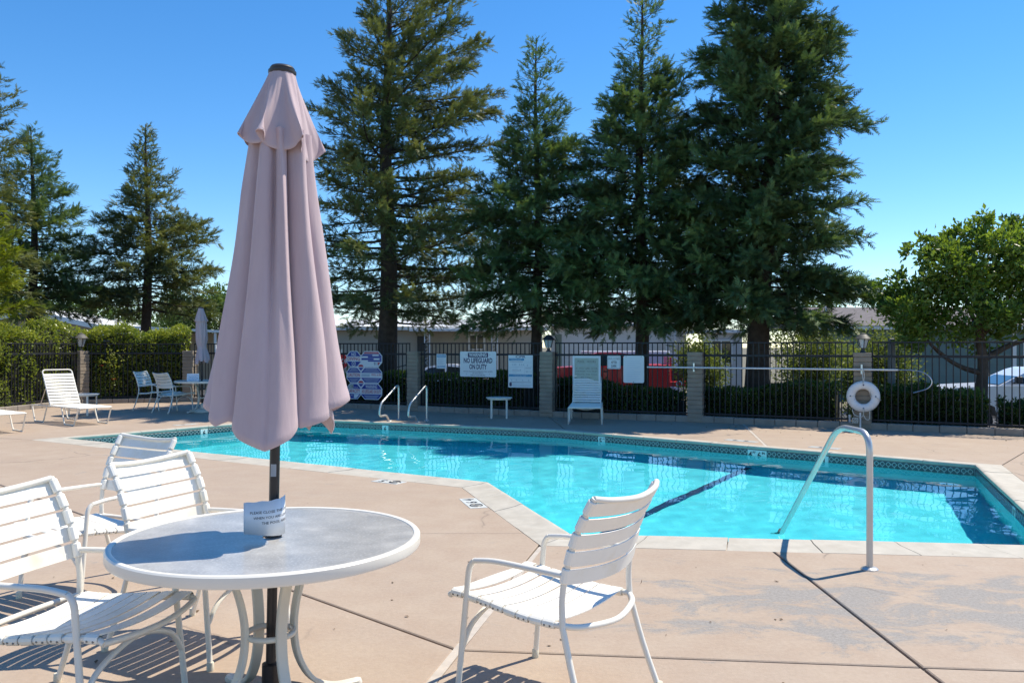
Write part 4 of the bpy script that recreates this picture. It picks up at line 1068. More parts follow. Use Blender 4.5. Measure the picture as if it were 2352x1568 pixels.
# --- loungers
stp = MB(); stp.bbox((0, 0, 0), (.052, .60, .010), .003); LSTRAP = stp.mesh('strap'); LSTRAP.materials.append(M_VINYL)
def lounger(lab, loc, rz, back_deg, back_len=.78, n_stain=0):
    t = thing('chaise_lounge', lab, 'lounge chair', loc, rz, 'white strap chaise lounges')
    r_ = .0135; hw = .31; zs = .335
    for s in (-1, 1):
        MB().tube(fillet([(-.95, s * hw, zs - .01), (.20, s * hw, zs), (.97, s * hw, zs)], .03), r_, 8).build('side_rail', M_COAT, t, True, 60)
        for a, b_, c, d in ((-.98, -.84, -.46, -.32), (.28, .42, .80, .96)):
            lp = MB().tube(fillet([(a, s * hw, zs), (b_, s * (hw + .01), .014), (c, s * (hw + .01), .014), (d, s * hw, zs)], .05), r_, 8).build('leg_loop', M_COAT, t, True, 60)
            for q in (b_ + .04, c - .04): MB().bbox((q, s * (hw + .01), .008), (.07, .034, .016), .004).build('foot_pad', M_SGREY, lp)
    MB().tube(fillet([(.97, -hw, zs), (.985, -hw + .01, zs), (.985, hw - .01, zs), (.97, hw, zs)], .02), r_, 8).build('end_rail', M_COAT, t, True, 60)
    MB().tube(bez([(.25, -hw, zs - .01), (.25, -hw * .6, zs - .06), (.25, 0, zs - .085), (.25, hw * .6, zs - .06), (.25, hw, zs - .01)], 5), .011, 8).build('cross_brace', M_COAT, t, True, 60)
    for k in range(15): ob('strap', LSTRAP, None, t, (-.19 + k * .0805, 0, zs + .014))
    e = Vector((-math.cos(R(back_deg)), 0, math.sin(R(back_deg)))); h0 = Vector((-.24, 0, zs + .01)); nn = Vector((math.sin(R(back_deg)), 0, math.cos(R(back_deg))))
    bk = []
    for s in (-1, 1): bk.append(h0 + Vector((0, s * .285, 0)))
    tp = h0 + e * back_len
    MB().tube(fillet([h0 + Vector((0, -.285, 0)), tp + Vector((0, -.285, 0)), tp + Vector((0, .285, 0)), h0 + Vector((0, .285, 0))], .07), r_, 8).build('back_frame', M_COAT, t, True, 60)
    nb = int((back_len - .10) / .068)
    for k in range(nb):
        p = h0 + e * (.045 + k * .068) + nn * .014
        o = ob('strap', LSTRAP, None, t, p, (0, R(back_deg), 0)); o.scale = (1, .97, 1)
    for s in (-1, 1): MB().tube([h0 + e * .42 + Vector((0, s * .27, 0)), (-.72, s * .27, zs - .02)], .009, 6).build('back_strut', M_ALU, t, True)
    return t
lounger('white chaise lounge with raised back by the left corner pillar', (-8.72, 16.30, 0), R(-37), 62)
lounger('white chaise lounge cut off at the left edge, only its foot end showing', (-9.46, 14.75, 0), R(-37), 55)
lounger('white chaise lounge facing the pool in front of the pool hours board', (1.50, 16.62, 0), R(-97), 44)
# --- side tables
def side_table(lab, loc, r0, h, group='round white side tables'):
    t = thing('side_table', lab, 'side table', loc, R(25), group)
    MB().lathe([(r0 - .03, h - .022), (r0, h - .018), (r0, h - .004), (r0 - .006, h), (r0 - .03, h + .001), (0, h)], 40).build('top', M_COAT, t, True, 35)
    MB().lathe([(r0 - .05, h - .045), (r0 - .025, h - .045), (r0 - .025, h - .0225), (r0 - .05, h - .0225)], 40).build('apron', M_COAT, t, True, 35)
    for k in range(4):
        a = R(90 * k + 20); x, y = (r0 - .05) * math.cos(a), (r0 - .05) * math.sin(a)
        MB().bbox((x, y, (h - .02) / 2), (.042, .02, h - .022), .004, a + math.pi / 2).build('leg', M_COAT, t)
side_table('round white side table behind the raised chaise lounge', (-9.40, 18.05, 0), .33, .47)
side_table('round white side table below the CPR sign', (-.27, 17.30, 0), .275, .44)

# ================================================================== vegetation
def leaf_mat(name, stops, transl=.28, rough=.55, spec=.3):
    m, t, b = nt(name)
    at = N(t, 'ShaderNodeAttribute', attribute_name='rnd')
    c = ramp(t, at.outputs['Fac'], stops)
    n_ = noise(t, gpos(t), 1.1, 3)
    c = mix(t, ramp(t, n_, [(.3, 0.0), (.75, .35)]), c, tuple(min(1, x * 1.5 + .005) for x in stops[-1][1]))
    t.links.new(c, b.inputs['Base Color']); b.inputs['Roughness'].default_value = rough; b.inputs['Specular IOR Level'].default_value = spec
    tr = N(t, 'ShaderNodeBsdfTranslucent')
    tc = mix(t, 1.0, c, (1.25, 1.25, .55), 'MULTIPLY'); t.links.new(tc, tr.inputs[0])
    ms = N(t, 'ShaderNodeMixShader'); ms.inputs[0].default_value = transl
    t.links.new(b.outputs[0], ms.inputs[1]); t.links.new(tr.outputs[0], ms.inputs[2]); t.links.new(ms.outputs[0], t.nodes['Material Output'].inputs[0])
    return m
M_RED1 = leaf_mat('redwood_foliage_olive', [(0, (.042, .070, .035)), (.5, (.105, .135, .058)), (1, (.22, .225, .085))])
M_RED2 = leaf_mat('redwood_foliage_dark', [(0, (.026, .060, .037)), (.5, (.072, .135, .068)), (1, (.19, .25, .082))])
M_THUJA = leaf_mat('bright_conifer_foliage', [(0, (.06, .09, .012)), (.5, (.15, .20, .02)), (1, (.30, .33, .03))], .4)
M_BROAD = leaf_mat('glossy_leaf', [(0, (.035, .072, .014)), (.5, (.09, .16, .026)), (1, (.24, .31, .055))], .45, .36, .5)
M_HEDGE = leaf_mat('hedge_leaf', [(0, (.045, .08, .016)), (.42, (.14, .20, .035)), (1, (.40, .42, .08))], .45, .32, .6)
M_YEW = leaf_mat('clipped_hedge_leaf', [(0, (.018, .04, .014)), (.5, (.042, .08, .024)), (1, (.13, .18, .035))], .3)
M_PALE = leaf_mat('pale_shrub_leaf', [(0, (.06, .085, .025)), (.5, (.125, .165, .048)), (1, (.26, .30, .09))], .38)
M_FAR = leaf_mat('far_tree_leaf', [(0, (.04, .075, .02)), (.5, (.075, .13, .03)), (1, (.14, .20, .05))], .35)
M_BARK = plain('bark', (.062, .045, .034), .95, var=.35, scale=9, bmp=.9)
M_BARK2 = plain('smooth_bark', (.085, .062, .045), .9, var=.3, scale=7, bmp=.6)
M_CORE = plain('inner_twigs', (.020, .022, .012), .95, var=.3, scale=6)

def foliage(name, mat, parent, pos, ax, sd, scale, rnd, tmpl):
    """tmpl: (T,3,3) triangles in (axis, side, normal) units; one copy per instance"""
    pos = np.asarray(pos, float); ax = np.asarray(ax, float); sd = np.asarray(sd, float); scale = np.asarray(scale, float); rnd = np.asarray(rnd, float)
    ax /= np.linalg.norm(ax, axis=1, keepdims=True) + 1e-9
    sd = sd - ax * (sd * ax).sum(1, keepdims=True); sd /= np.linalg.norm(sd, axis=1, keepdims=True) + 1e-9
    nm = np.cross(ax, sd); T = np.asarray(tmpl, float).reshape(-1, 3); n, k = len(pos), len(T)
    V = pos[:, None, :] + scale[:, None, None] * (T[None, :, 0, None] * ax[:, None, :] + T[None, :, 1, None] * sd[:, None, :] + T[None, :, 2, None] * nm[:, None, :])
    V = V.reshape(-1, 3).astype(np.float32); nv = len(V); nf = nv // 3
    me = bpy.data.meshes.new(name); me.vertices.add(nv); me.vertices.foreach_set('co', V.ravel())
    me.loops.add(nv); me.loops.foreach_set('vertex_index', np.arange(nv, dtype=np.int32))
    me.polygons.add(nf); me.polygons.foreach_set('loop_start', np.arange(0, nv, 3, dtype=np.int32)); me.polygons.foreach_set('loop_total', np.full(nf, 3, np.int32))
    me.update(calc_edges=True)
    a = me.attributes.new('rnd', 'FLOAT', 'POINT'); a.data.foreach_set('value', np.repeat(rnd, k).astype(np.float32))
    return ob(name, me, mat, parent)
def spray(nb, spread, wl, seed, curl=.12):        # feather of narrow blades
    r_ = np.random.default_rng(seed); T = []
    for i in range(nb):
        s = i / max(1, nb - 1); side = -1 if i % 2 else 1
        x0 = .10 + .72 * s; ang = math.radians(spread) * (1 - .45 * s) * side * r_.uniform(.8, 1.2)
        L = (.46 - .20 * s) * r_.uniform(.85, 1.15); d = np.array([math.cos(ang), math.sin(ang), r_.uniform(-curl, curl) - .10]); w = wl * r_.uniform(.85, 1.2)
        pn = np.array([-d[1], d[0], 0]); b = np.array([x0, 0, 0]); tip = b + d * L
        T.append([b - pn * w * .5 + d * L * .12, b + pn * w * .5 + d * L * .18, tip])
    T.append([[0, -wl * .5, 0], [0, wl * .5, 0], [1.08, 0, -.03]])
    return np.array(T)
SPR = spray(8, 48, .125, 1); SPR_FINE = spray(8, 40, .085, 4); SPR_FAN = spray(8, 34, .12, 2, .2)
LEAF = np.array([[[0, 0, 0], [.5, .26, .06], [1, 0, -.04]], [[0, 0, 0], [1, 0, -.04], [.5, -.26, .06]]])
LEAF_TRI = np.array([[[0, -.22, 0], [.15, .26, .05], [1, 0, -.05]], [[.35, .05, .03], [.9, .42, .06], [.62, -.12, 0]]])

def conifer(label, x, y, z0, height, trunk_r, env, mat, seed, nbr, group, size=.22, dens=1.0, slope_low=-.10, slope_top=.55, lean=(0, 0), tmpl=None, start=None, bare_z=99, twig=1.0, droop=.25, name='redwood_tree'):
    """tapered trunk, whorled limbs following the envelope (z, left radius, right radius), boughs of feathery sprays along them"""
    r_ = np.random.default_rng(seed); t = thing(name, label, 'tree', (x, y, z0), 0, group)
    tmpl = SPR if tmpl is None else tmpl
    zs, Ls, Rs = (np.array([e[k] for e in env]) for k in range(3))
    def rad(z, az):
        l = np.interp(z, zs, Ls); q = np.interp(z, zs, Rs); return l + (q - l) * (math.cos(az) * .5 + .5)
    def tr(z): return np.array([lean[0] * z + .04 * math.sin(z * .9 + seed), lean[1] * z + .04 * math.cos(z * .8 + seed), z])
    tk = MB(); nz = 26; pts = []; rr = []
    for i in range(nz):
        z = height * i / (nz - 1); pts.append(Vector(tr(z))); f = 1 - z / height
        rr.append(trunk_r * (f ** .85 * .92 + .02) * (1 + .35 * math.exp(-z * 2.2)) + .006)
    tk.tube(pts, rr, 10)
    P = []; A = []; S = []; C = []; Q = []; up3 = np.array([0, 0, 1.0])
    zb = start if start is not None else zs[0]
    for i in range(nbr):
        z = zb + (height * .985 - zb) * ((i + r_.random() * .8) / nbr) ** .92
        thin = z > bare_z
        if thin and r_.random() < .3: continue
        hz = (z - zb) / (height - zb); az = i * 2.39996 + r_.normal(0, .35)
        L = max(.08, rad(z, az) * (r_.uniform(.70, 1.06) if r_.random() > .08 else r_.uniform(1.0, 1.22)))
        sl = slope_low + (slope_top - slope_low) * hz ** 1.3 + r_.normal(0, .10); up = r_.uniform(-.02, .14)
        h = np.array([math.cos(az), math.sin(az), 0]); side = np.array([-h[1], h[0], 0]); wig = r_.normal(0, .06); base = tr(z)
        def bp(s):
            s = np.asarray(s, float); return base + h * (L * s)[..., None] + side * (L * wig * np.sin(s * 3))[..., None] + up3 * (L * (sl * s - .10 * s + up * s * s * 1.3))[..., None]
        nb = max(3, int(L / .35)); br = max(.008, .030 * L * .42) * (1.2 - .6 * hz)
        tk.tube([Vector(bp(k / nb)) for k in range(nb + 1)], [br * (1 - .85 * k / nb) + .003 for k in range(nb + 1)], 5, caps=False)
        n = max(3, int(L / .062 * dens * (.5 if thin else 1)))
        s = np.clip(.12 + .88 * ((np.arange(n) + r_.random(n)) / n) ** .8, 0, 1)
        b0 = bp(s); db = bp(np.minimum(1, s + .02)) - bp(s - .02); db /= np.linalg.norm(db, axis=1, keepdims=True)
        sd = np.where(np.arange(n) % 2, 1.0, -1.0); ang = r_.uniform(.5, 1.2, n) * (1 - .5 * s); psi = r_.normal(0, .6, n)
        upv = np.cross(db, side); upv *= np.sign(upv[:, 2:3] + 1e-9)
        d = db * np.cos(ang)[:, None] + (side * (sd * np.cos(psi))[:, None] + upv * np.sin(psi)[:, None]) * np.sin(ang)[:, None] + up3 * r_.normal(-.03, .12, n)[:, None]
        d /= np.linalg.norm(d, axis=1, keepdims=True)
        lt = twig * (.18 + .46 * min(L, 2.6) / 2.6) * (1.15 - .7 * s) * r_.uniform(.55, 1.3, n)
        m = max(2, int(np.mean(lt) / (size * .30)))
        u = (np.arange(m)[None, :] + r_.random((n, m))) / m; u = u ** .8
        p = b0[:, None, :] + d[:, None, :] * (lt[:, None] * u)[..., None] - up3 * (droop * .6 * lt[:, None] * u * u)[..., None] + r_.normal(0, .03, (n, m, 3))
        a = d[:, None, :] + r_.normal(0, .42, (n, m, 3)) + up3 * ((.06 + .28 * hz) - droop * u)[..., None]
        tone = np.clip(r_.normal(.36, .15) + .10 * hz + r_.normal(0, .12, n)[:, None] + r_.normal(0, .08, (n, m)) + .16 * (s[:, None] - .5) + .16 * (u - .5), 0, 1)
        P.append(p.reshape(-1, 3)); A.append(a.reshape(-1, 3)); S.append((np.cross(a, up3) + r_.normal(0, .4, (n, m, 3))).reshape(-1, 3))
        C.append((size * (1 - .22 * hz) * r_.uniform(.65, 1.25, (n, m))).ravel()); Q.append(tone.ravel())
    tk.build('trunk', M_BARK if 'golden' not in name else M_BARK2, t, True, 70)
    P, A, S, C, Q = (np.concatenate(q) for q in (P, A, S, C, Q))
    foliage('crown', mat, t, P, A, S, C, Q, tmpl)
    return t, len(P)
TG = 'redwoods behind the pool fence'
NF = 0
NF += conifer('tallest feathery olive redwood with its thick trunk behind the octagonal safety sign', -3.25, 21.5, -.15, 12.1, .30, [(1.9, 1.9, 2.5), (2.6, 2.2, 2.8), (4.2, 2.3, 3.2), (5.7, 2.25, 3.1), (7.2, 2.2, 3.2), (8.5, 1.4, 3.2), (9.4, 1.2, 2.3), (10.2, .7, 1.9), (11.2, .35, .8), (12.2, .05, .1)], M_RED1, 11, 175, TG, .225, 1.15, -.03, .62, start=2.3, twig=.95, droop=.12)[1]
NF += conifer('narrow redwood with a thin sparse leader behind the CPR sign', .60, 19.8, -.1, 9.0, .15, [(1.7, 1.7, 1.8), (3.6, 1.85, 1.85), (4.8, 1.65, 1.6), (5.8, 1.2, 1.25), (6.5, .72, .9), (7.2, .5, .55), (8.2, .32, .62), (8.6, .2, .35), (9.0, .02, .02)], M_RED2, 23, 205, TG, .22, 1.7, -.06, .62, start=2.22, bare_z=7.2)[1]
NF += conifer('redwood with a bare whispy top and trunk behind the faded sign', 2.94, 18.8, -.1, 9.75, .185, [(1.7, 2.0, 1.9), (3.4, 2.1, 2.1), (4.7, 1.75, 1.8), (5.9, 1.35, 1.5), (7.0, 1.0, 1.15), (7.5, .5, .65), (8.5, .5, .45), (9.1, .35, .6), (9.7, .02, .05)], M_RED2, 31, 225, TG, .22, 1.75, -.07, .62, start=2.2, bare_z=7.9)[1]
NF += conifer('massive dense dark redwood on the right, widest of the row', 5.26, 17.8, -.1, 11.6, .27, [(1.7, 2.1, 1.85), (2.9, 2.15, 1.85), (4.7, 2.0, 1.75), (6.3, 1.85, 1.65), (7.6, 1.6, 1.35), (8.6, 1.35, 1.15), (9.6, 1.0, .85), (10.6, .65, .6), (11.5, .1, .1)], M_RED2, 47, 310, TG, .235, 1.75, -.07, .45, start=2.2, lean=(.055, 0))[1]
LG = 'conifers beyond the left hedge'
NF += conifer('conifer with a sharp tip just left of the large umbrella, behind the hedge', -12.4, 28.0, -.5, 9.55, .22, [(2.2, 1.9, 2.2), (3.2, 2.1, 2.5), (4.7, 2.05, 2.4), (5.9, 1.65, 2.0), (6.6, 1.1, 1.3), (7.4, .75, .9), (8.4, .4, .45), (9.5, .03, .03)], M_RED1, 53, 145, LG, .25, 1.25, -.02, .65, start=3.3)[1]
NF += conifer('dark conifer behind the bright green conifer at the left edge', -15.7, 27.0, -.5, 9.2, .22, [(2.2, 1.9, 2.2), (3.6, 2.0, 2.2), (4.9, 1.8, 2.0), (5.6, 1.55, 1.7), (6.4, 1.2, 1.35), (7.4, .75, .95), (8.4, .4, .5), (9.2, .03, .03)], M_RED2, 59, 140, LG, .25, 1.25, -.02, .65, start=3.3)[1]
NF += conifer('tall conifer only whose branch tips enter at the upper left edge', -15.2, 23.5, -.5, 10.8, .24, [(2.2, 1.5, 1.6), (5, 1.4, 1.5), (6.6, 1.2, 1.35), (8, .9, 1.15), (9.2, .6, .9), (10.8, .03, .03)], M_RED1, 61, 110, LG, .25, 1.2, -.05, .65, start=3.0)[1]
NF += conifer('bright yellow green conifer at the left edge in front of the dark ones', -13.5, 19.3, -.3, 5.6, .13, [(.5, 1.3, 1.45), (1.8, 1.5, 1.65), (3.0, 1.6, 1.8), (3.8, 1.4, 1.65), (4.6, .9, 1.15), (5.6, .1, .1)], M_THUJA, 67, 190, LG, .19, 1.7, .10, .8, tmpl=SPR_FAN, start=.5, droop=.35, name='golden_conifer')[1]

def leaf_cloud(name, mat, parent, pts, size, seed, flat=.0, tmpl=None, out=None, tone=None):
    r_ = np.random.default_rng(seed); n = len(pts); pts = np.asarray(pts)
    ax = r_.normal(0, 1, (n, 3)); ax[:, 2] += .2
    if out is not None: ax += np.asarray(out) * 1.2
    sd = r_.normal(0, 1, (n, 3)); sc = size * r_.uniform(.6, 1.3, n)
    q = np.clip((r_.normal(.45, .2, n) if tone is None else np.asarray(tone) + r_.normal(0, .13, n)), 0, 1)
    return foliage(name, mat, parent, pts, ax, sd, sc, q, LEAF if tmpl is None else tmpl)
def broadleaf(label, x, y, z0, trunk_pts, limbs, clumps, mat, leaf, nleaf, seed, group=None, trunk_r=.12, name='broadleaf_tree'):
    r_ = np.random.default_rng(seed); t = thing(name, label, 'tree', (x, y, z0), 0, group)
    tk = MB(); tk.tube(bez(trunk_pts, 5), [trunk_r * (1 - .5 * k / (5 * (len(trunk_pts) - 1))) for k in range(5 * (len(trunk_pts) - 1) + 1)], 10)
    for lp, r0 in limbs:
        b = bez(lp, 4); lm_ = MB(); lm_.tube(b, [r0 * (1 - .75 * k / (len(b) - 1)) + .004 for k in range(len(b))], 7); lm_.build('limb', M_BARK2, t, True, 70)
    P = []; O = []; Tn = []
    tot = sum(c[3] ** 2 for c in clumps)
    for cx, cy, cz, cr in clumps:
        m_ = int(nleaf * cr ** 2 / tot); tone = r_.uniform(.25, .6)
        # sub-clumps of leaves on twigs
        for _ in range(max(3, m_ // 26)):
            d = r_.normal(0, 1, 3); d /= np.linalg.norm(d); d[2] = d[2] * .85 + .1; rr = cr * r_.uniform(.35, 1.0) ** .6
            c = np.array([cx, cy, cz]) + d * rr
            for _ in range(26):
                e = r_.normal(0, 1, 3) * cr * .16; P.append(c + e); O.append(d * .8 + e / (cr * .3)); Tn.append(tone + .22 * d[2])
    tk.build('trunk', M_BARK2, t, True, 70)
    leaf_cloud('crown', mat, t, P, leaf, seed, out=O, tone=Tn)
    return t
r_ = np.random.default_rng(5)
cl = [(-1.35, .1, 2.75, .42), (-1.55, -.2, 2.2, .38), (-1.1, .3, 2.25, .48), (-.9, -.3, 3.05, .45), (-.55, .2, 3.35, .42), (-.45, -.1, 2.75, .55), (-.75, .1, 1.95, .45), (-.2, .3, 3.55, .40), (.15, -.3, 3.3, .5), (.1, .2, 2.75, .55), (.55, .1, 3.55, .42), (.75, -.2, 3.1, .5), (.7, .3, 2.5, .55), (1.25, .0, 3.3, .5), (1.35, .2, 2.6, .55), (1.7, -.2, 2.9, .5), (-.2, -.35, 2.1, .45), (.55, -.4, 2.1, .42), (1.2, -.3, 2.05, .45), (1.8, .2, 2.2, .45), (-1.75, .1, 2.55, .28), (-1.0, .2, 3.4, .28), (-.05, .0, 3.85, .28), (.75, .1, 3.85, .26), (1.3, .1, 3.75, .28), (-1.3, -.1, 1.75, .30), (.2, .3, 1.75, .35)]
broadleaf('round crowned green tree with a forked leaning trunk at the right edge', 8.84, 15.55, -.1, [(0, 0, 0), (.02, 0, .8), (.06, .02, 1.3), (.0, .03, 1.9), (.05, 0, 2.8)],
          [([(.03, 0, 1.1), (-.35, .05, 1.22), (-.75, .1, 1.5), (-1.2, .1, 2.0)], .055), ([(.05, 0, 1.35), (.5, 0, 1.6), (1.1, .05, 1.85), (1.6, .05, 2.4)], .065), ([(.02, 0, 1.8), (.4, .1, 2.2), (.8, .1, 2.9)], .05), ([(.0, 0, 1.8), (-.3, -.1, 2.4), (-.5, 0, 3.1)], .05), ([(-.6, .1, 1.4), (-1.0, 0, 1.7), (-1.5, 0, 2.2)], .03)],
          cl, M_BROAD, .11, 23000, 71, trunk_r=.125)
def hedge(label, path, width, h0, h1, mat, nleaf, leaf, seed, base=-.05, rough=.12, cat='hedge', name='hedge', group=None, tmpl=None, lit_top_tone=.25, clip=0):
    """a hedge following a polyline; leaves sit on and just under the surface of a lumpy body"""
    r_ = np.random.default_rng(seed); P0 = [Vector(p) for p in path]; t = thing(name, label, cat, (P0[0].x, P0[0].y, 0), 0, group)
    O = Vector((P0[0].x, P0[0].y))
    L = [0]
    for a, b in zip(P0, P0[1:]): L.append(L[-1] + (b - a).length)
    def at(d):
        for i in range(len(P0) - 1):
            if d <= L[i + 1] or i == len(P0) - 2:
                e = (P0[i + 1] - P0[i]).normalized(); return P0[i] + e * (d - L[i]), Vector((-e.y, e.x))
    ph = r_.random(6) * 6.28
    def lump(d): return rough * (math.sin(d * 2.1 + ph[0]) + .7 * math.sin(d * 4.7 + ph[1]) + .5 * math.sin(d * 9 + ph[2]))
    n = max(4, int(L[-1] / .25)); core = MB(); vs = []
    for i in range(n + 1):
        d = L[-1] * i / n; c, nn = at(d); hh = h0 + (h1 - h0) * i / n + lump(d) - .16; w = width / 2 - .13
        for a, z in ((-1, base), (-1, hh * .8), (-.7, hh), (.7, hh), (1, hh * .8), (1, base)):
            q = c + nn * (a * w) - O; vs.append((q.x, q.y, z))
    core.add(vs, [(i * 6 + k, i * 6 + k + 1, (i + 1) * 6 + k + 1, (i + 1) * 6 + k) for i in range(n) for k in range(5)] + [tuple(range(6)), tuple(n * 6 + k for k in range(6))])
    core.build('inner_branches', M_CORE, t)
    P = []; Ov = []; Tn = []
    for _ in range(nleaf):
        d = r_.random() * L[-1]; c, nn = at(d); hh = h0 + (h1 - h0) * d / L[-1] + lump(d); u = r_.random(); dep = abs(r_.normal(0, .055))
        lm = .06 * math.sin(d * 7 + ph[3]) + .05 * math.sin(d * 15 + ph[4])
        if u < .30: a = r_.uniform(-1, 1) * (width / 2 - .05); z = hh - dep + (abs(r_.normal(0, .05)) if not clip else 0) - .25 * (abs(a) / (width / 2)) ** 4; o = Vector((0, 0, 1))
        else:
            s = -1 if u < .70 else 1; z = base + (hh - base) * r_.random() ** .85; a = s * (width / 2 - dep + lm + .05 * math.sin(z * 6 + d * 3)); o = Vector((nn.x * s, nn.y * s, .3))
        q = c + nn * a - O; P.append((q.x, q.y, z)); Ov.append(tuple(o)); Tn.append(.34 + .12 * math.sin(d * 3.3 + z * 4 + ph[5]) + lit_top_tone * max(0, (z - hh + .3) / .3))  # upper leaves take lighter tones, painting a sunlit top
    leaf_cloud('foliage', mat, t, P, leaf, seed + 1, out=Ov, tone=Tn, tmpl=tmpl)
    return t
HG = 'tall leafy hedges along the left fence'
hedge('tall yellow green hedge left of the corner lantern pillar', [(-12.75, 13.0), (-12.2, 18.9), (-11.85, 21.9)], .85, 2.05, 1.95, M_HEDGE, 26000, .075, 81, group=HG)
hedge('tall green hedge between the corner lantern pillar and small umbrella', [(-11.7, 22.15), (-10.2, 22.75), (-9.05, 23.2)], .95, 1.85, 2.0, M_HEDGE, 18000, .075, 85, group=HG, rough=.09)
CG = 'clipped hedges behind the fence'
hedge('low sunlit hedge behind the octagonal sign and NO LIFEGUARD sign', [(-5.6, 21.75), (-3.8, 21.0), (-.6, 19.45), (.4, 18.95)], .95, .78, .88, M_YEW, 17000, .075, 91, group=CG, rough=.03, clip=1, lit_top_tone=.75)  # strong top tone paints sun on this tree-shaded hedge
hedge('low dark hedge behind the pool hours board', [(.9, 18.75), (3.6, 17.45)], 1.0, .80, .56, M_YEW, 9500, .075, 93, group=CG, rough=.04, clip=1)
hedge('low dark clipped hedge behind the rescue pole', [(3.95, 17.25), (6.35, 16.05)], 1.0, .62, .78, M_YEW, 9500, .07, 95, group=CG, rough=.04, clip=1, tmpl=LEAF_TRI)
hedge('low feathery juniper hedge right of the life ring', [(6.65, 15.95), (8.6, 15.0)], 1.0, .78, .55, M_YEW, 9500, .08, 97, group=CG, rough=.06, tmpl=LEAF_TRI)
hedge('dark juniper at the right edge before the white pickup', [(8.8, 14.9), (11.2, 13.6)], .9, .56, .76, M_YEW, 8000, .08, 99, group=CG, rough=.09, tmpl=LEAF_TRI)
def shrub(label, x, y, z0, r0, h, mat, n, leaf, seed, group=None, name='shrub', flowers=0, cat='shrub'):
    r_ = np.random.default_rng(seed); t = thing(name, label, cat, (x, y, z0), 0, group)
    st_ = MB(); P = []; O = []; Tn = []
    for k in range(14):
        a = r_.random() * 6.28; rr = r0 * r_.uniform(.2, .95); top = Vector((math.cos(a) * rr, math.sin(a) * rr, h * r_.uniform(.55, 1.0)))
        st_.tube(bez([(0, 0, 0), (top.x * .3, top.y * .3, top.z * .45), top], 4), [.014] * 3 + [.01] * 3 + [.006] * 3, 5, caps=False)
        tone = r_.uniform(.25, .65)
        for _ in range(n // 14):
            s = r_.random() ** .6; c = np.array(top) * [s, s, s ** .9]; e = r_.normal(0, 1, 3) * r0 * .20; P.append(c + e); O.append(e / r0 * 3 + [0, 0, .2]); Tn.append(tone + .15 * s)
    st_.build('stem', M_BARK2, t, True); leaf_cloud('foliage', mat, t, P, leaf, seed, out=O, tone=Tn)
    for k in range(flowers):
        i = r_.integers(len(P)); p = np.array(P[i]) ; d = np.array([p[0], p[1], .0]); d /= np.linalg.norm(d) + 1e-6
        fb = MB()
        for q in range(9):
            a = q * 2.4; rr = .010 + .0042 * q; fb.lathe([(rr * .2, 0), (rr * .7, .012), (rr * .5, .03)], 6, (rr * math.cos(a), rr * math.sin(a) * .6, .004 * (9 - q) * .3))
        fb.build('blossom', M_ROSE, t, True, loc=tuple(p + d * .05))
    return t
M_ROSE = plain('rose_petal', (.50, .012, .03), .6, var=.25, scale=40)
shrub('rose bush with red blossoms behind the fence right of the corner pillar', -10.65, 22.15, -.05, .5, 1.5, M_HEDGE, 1500, .07, 101, flowers=14, name='rose_bush')
SG = 'pale shrubs behind the big redwood'
shrub('pale yellow green shrub left of the big redwood trunk', 4.95, 21.0, -.35, .75, 2.4, M_PALE, 8000, .085, 103, SG)
shrub('sparse pale shrub right of the big redwood trunk', 7.3, 20.6, -.35, .95, 2.35, M_PALE, 9000, .085, 105, SG)
shrub('pale shrub below the green house eave behind the lantern', 9.2, 21.8, -.45, .9, 2.1, M_PALE, 7000, .085, 107, SG)
shrub('pale shrub behind the grey post right of the life ring', 9.0, 19.6, -.35, .8, 2.35, M_PALE, 7500, .085, 109, SG)
shrub('pale shrub behind the round crowned tree trunk', 11.6, 26.5, -.5, .9, 2.0, M_PALE, 4600, .085, 111, SG)
FG = 'far green trees beyond the left homes'
def far_tree(label, x, y, h, r0, seed, n=5000):
    r_ = np.random.default_rng(seed); cl = [(r_.normal(0, r0 * .45), r_.normal(0, r0 * .45), h * r_.uniform(.45, .92), r0 * r_.uniform(.3, .5)) for _ in range(16)]
    broadleaf(label, x, y, -.6, [(0, 0, 0), (.1, 0, h * .3), (0, .1, h * .6), (.1, 0, h * .8)], [([(0, 0, h * .3), (r0 * .3, 0, h * .5), (r0 * .5, 0, h * .7)], .08), ([(0, 0, h * .3), (-r0 * .3, 0, h * .5), (-r0 * .5, 0, h * .7)], .08)], cl, M_FAR, .20, n, seed, FG, .16, 'far_tree')
far_tree('far green tree just left of the large umbrella above the small umbrella', -15.6, 44, 5.2, 2.2, 121)
far_tree('far green tree behind the sharp tipped conifer', -19.2, 46, 4.9, 2.4, 123)
far_tree('far green tree above the white roof line at left', -22.8, 45, 4.8, 2.4, 125)
far_tree('far dark tree behind the left conifers', -27.5, 46, 5.6, 2.8, 127)
far_tree('far tree on the left horizon behind the golden conifer', -33, 48, 6.0, 3.0, 129)
far_tree('far tree peeping past the right side of the big redwood', 16.0, 44, 5.3, 1.7, 131, 3500)
print('FRONDS', NF)

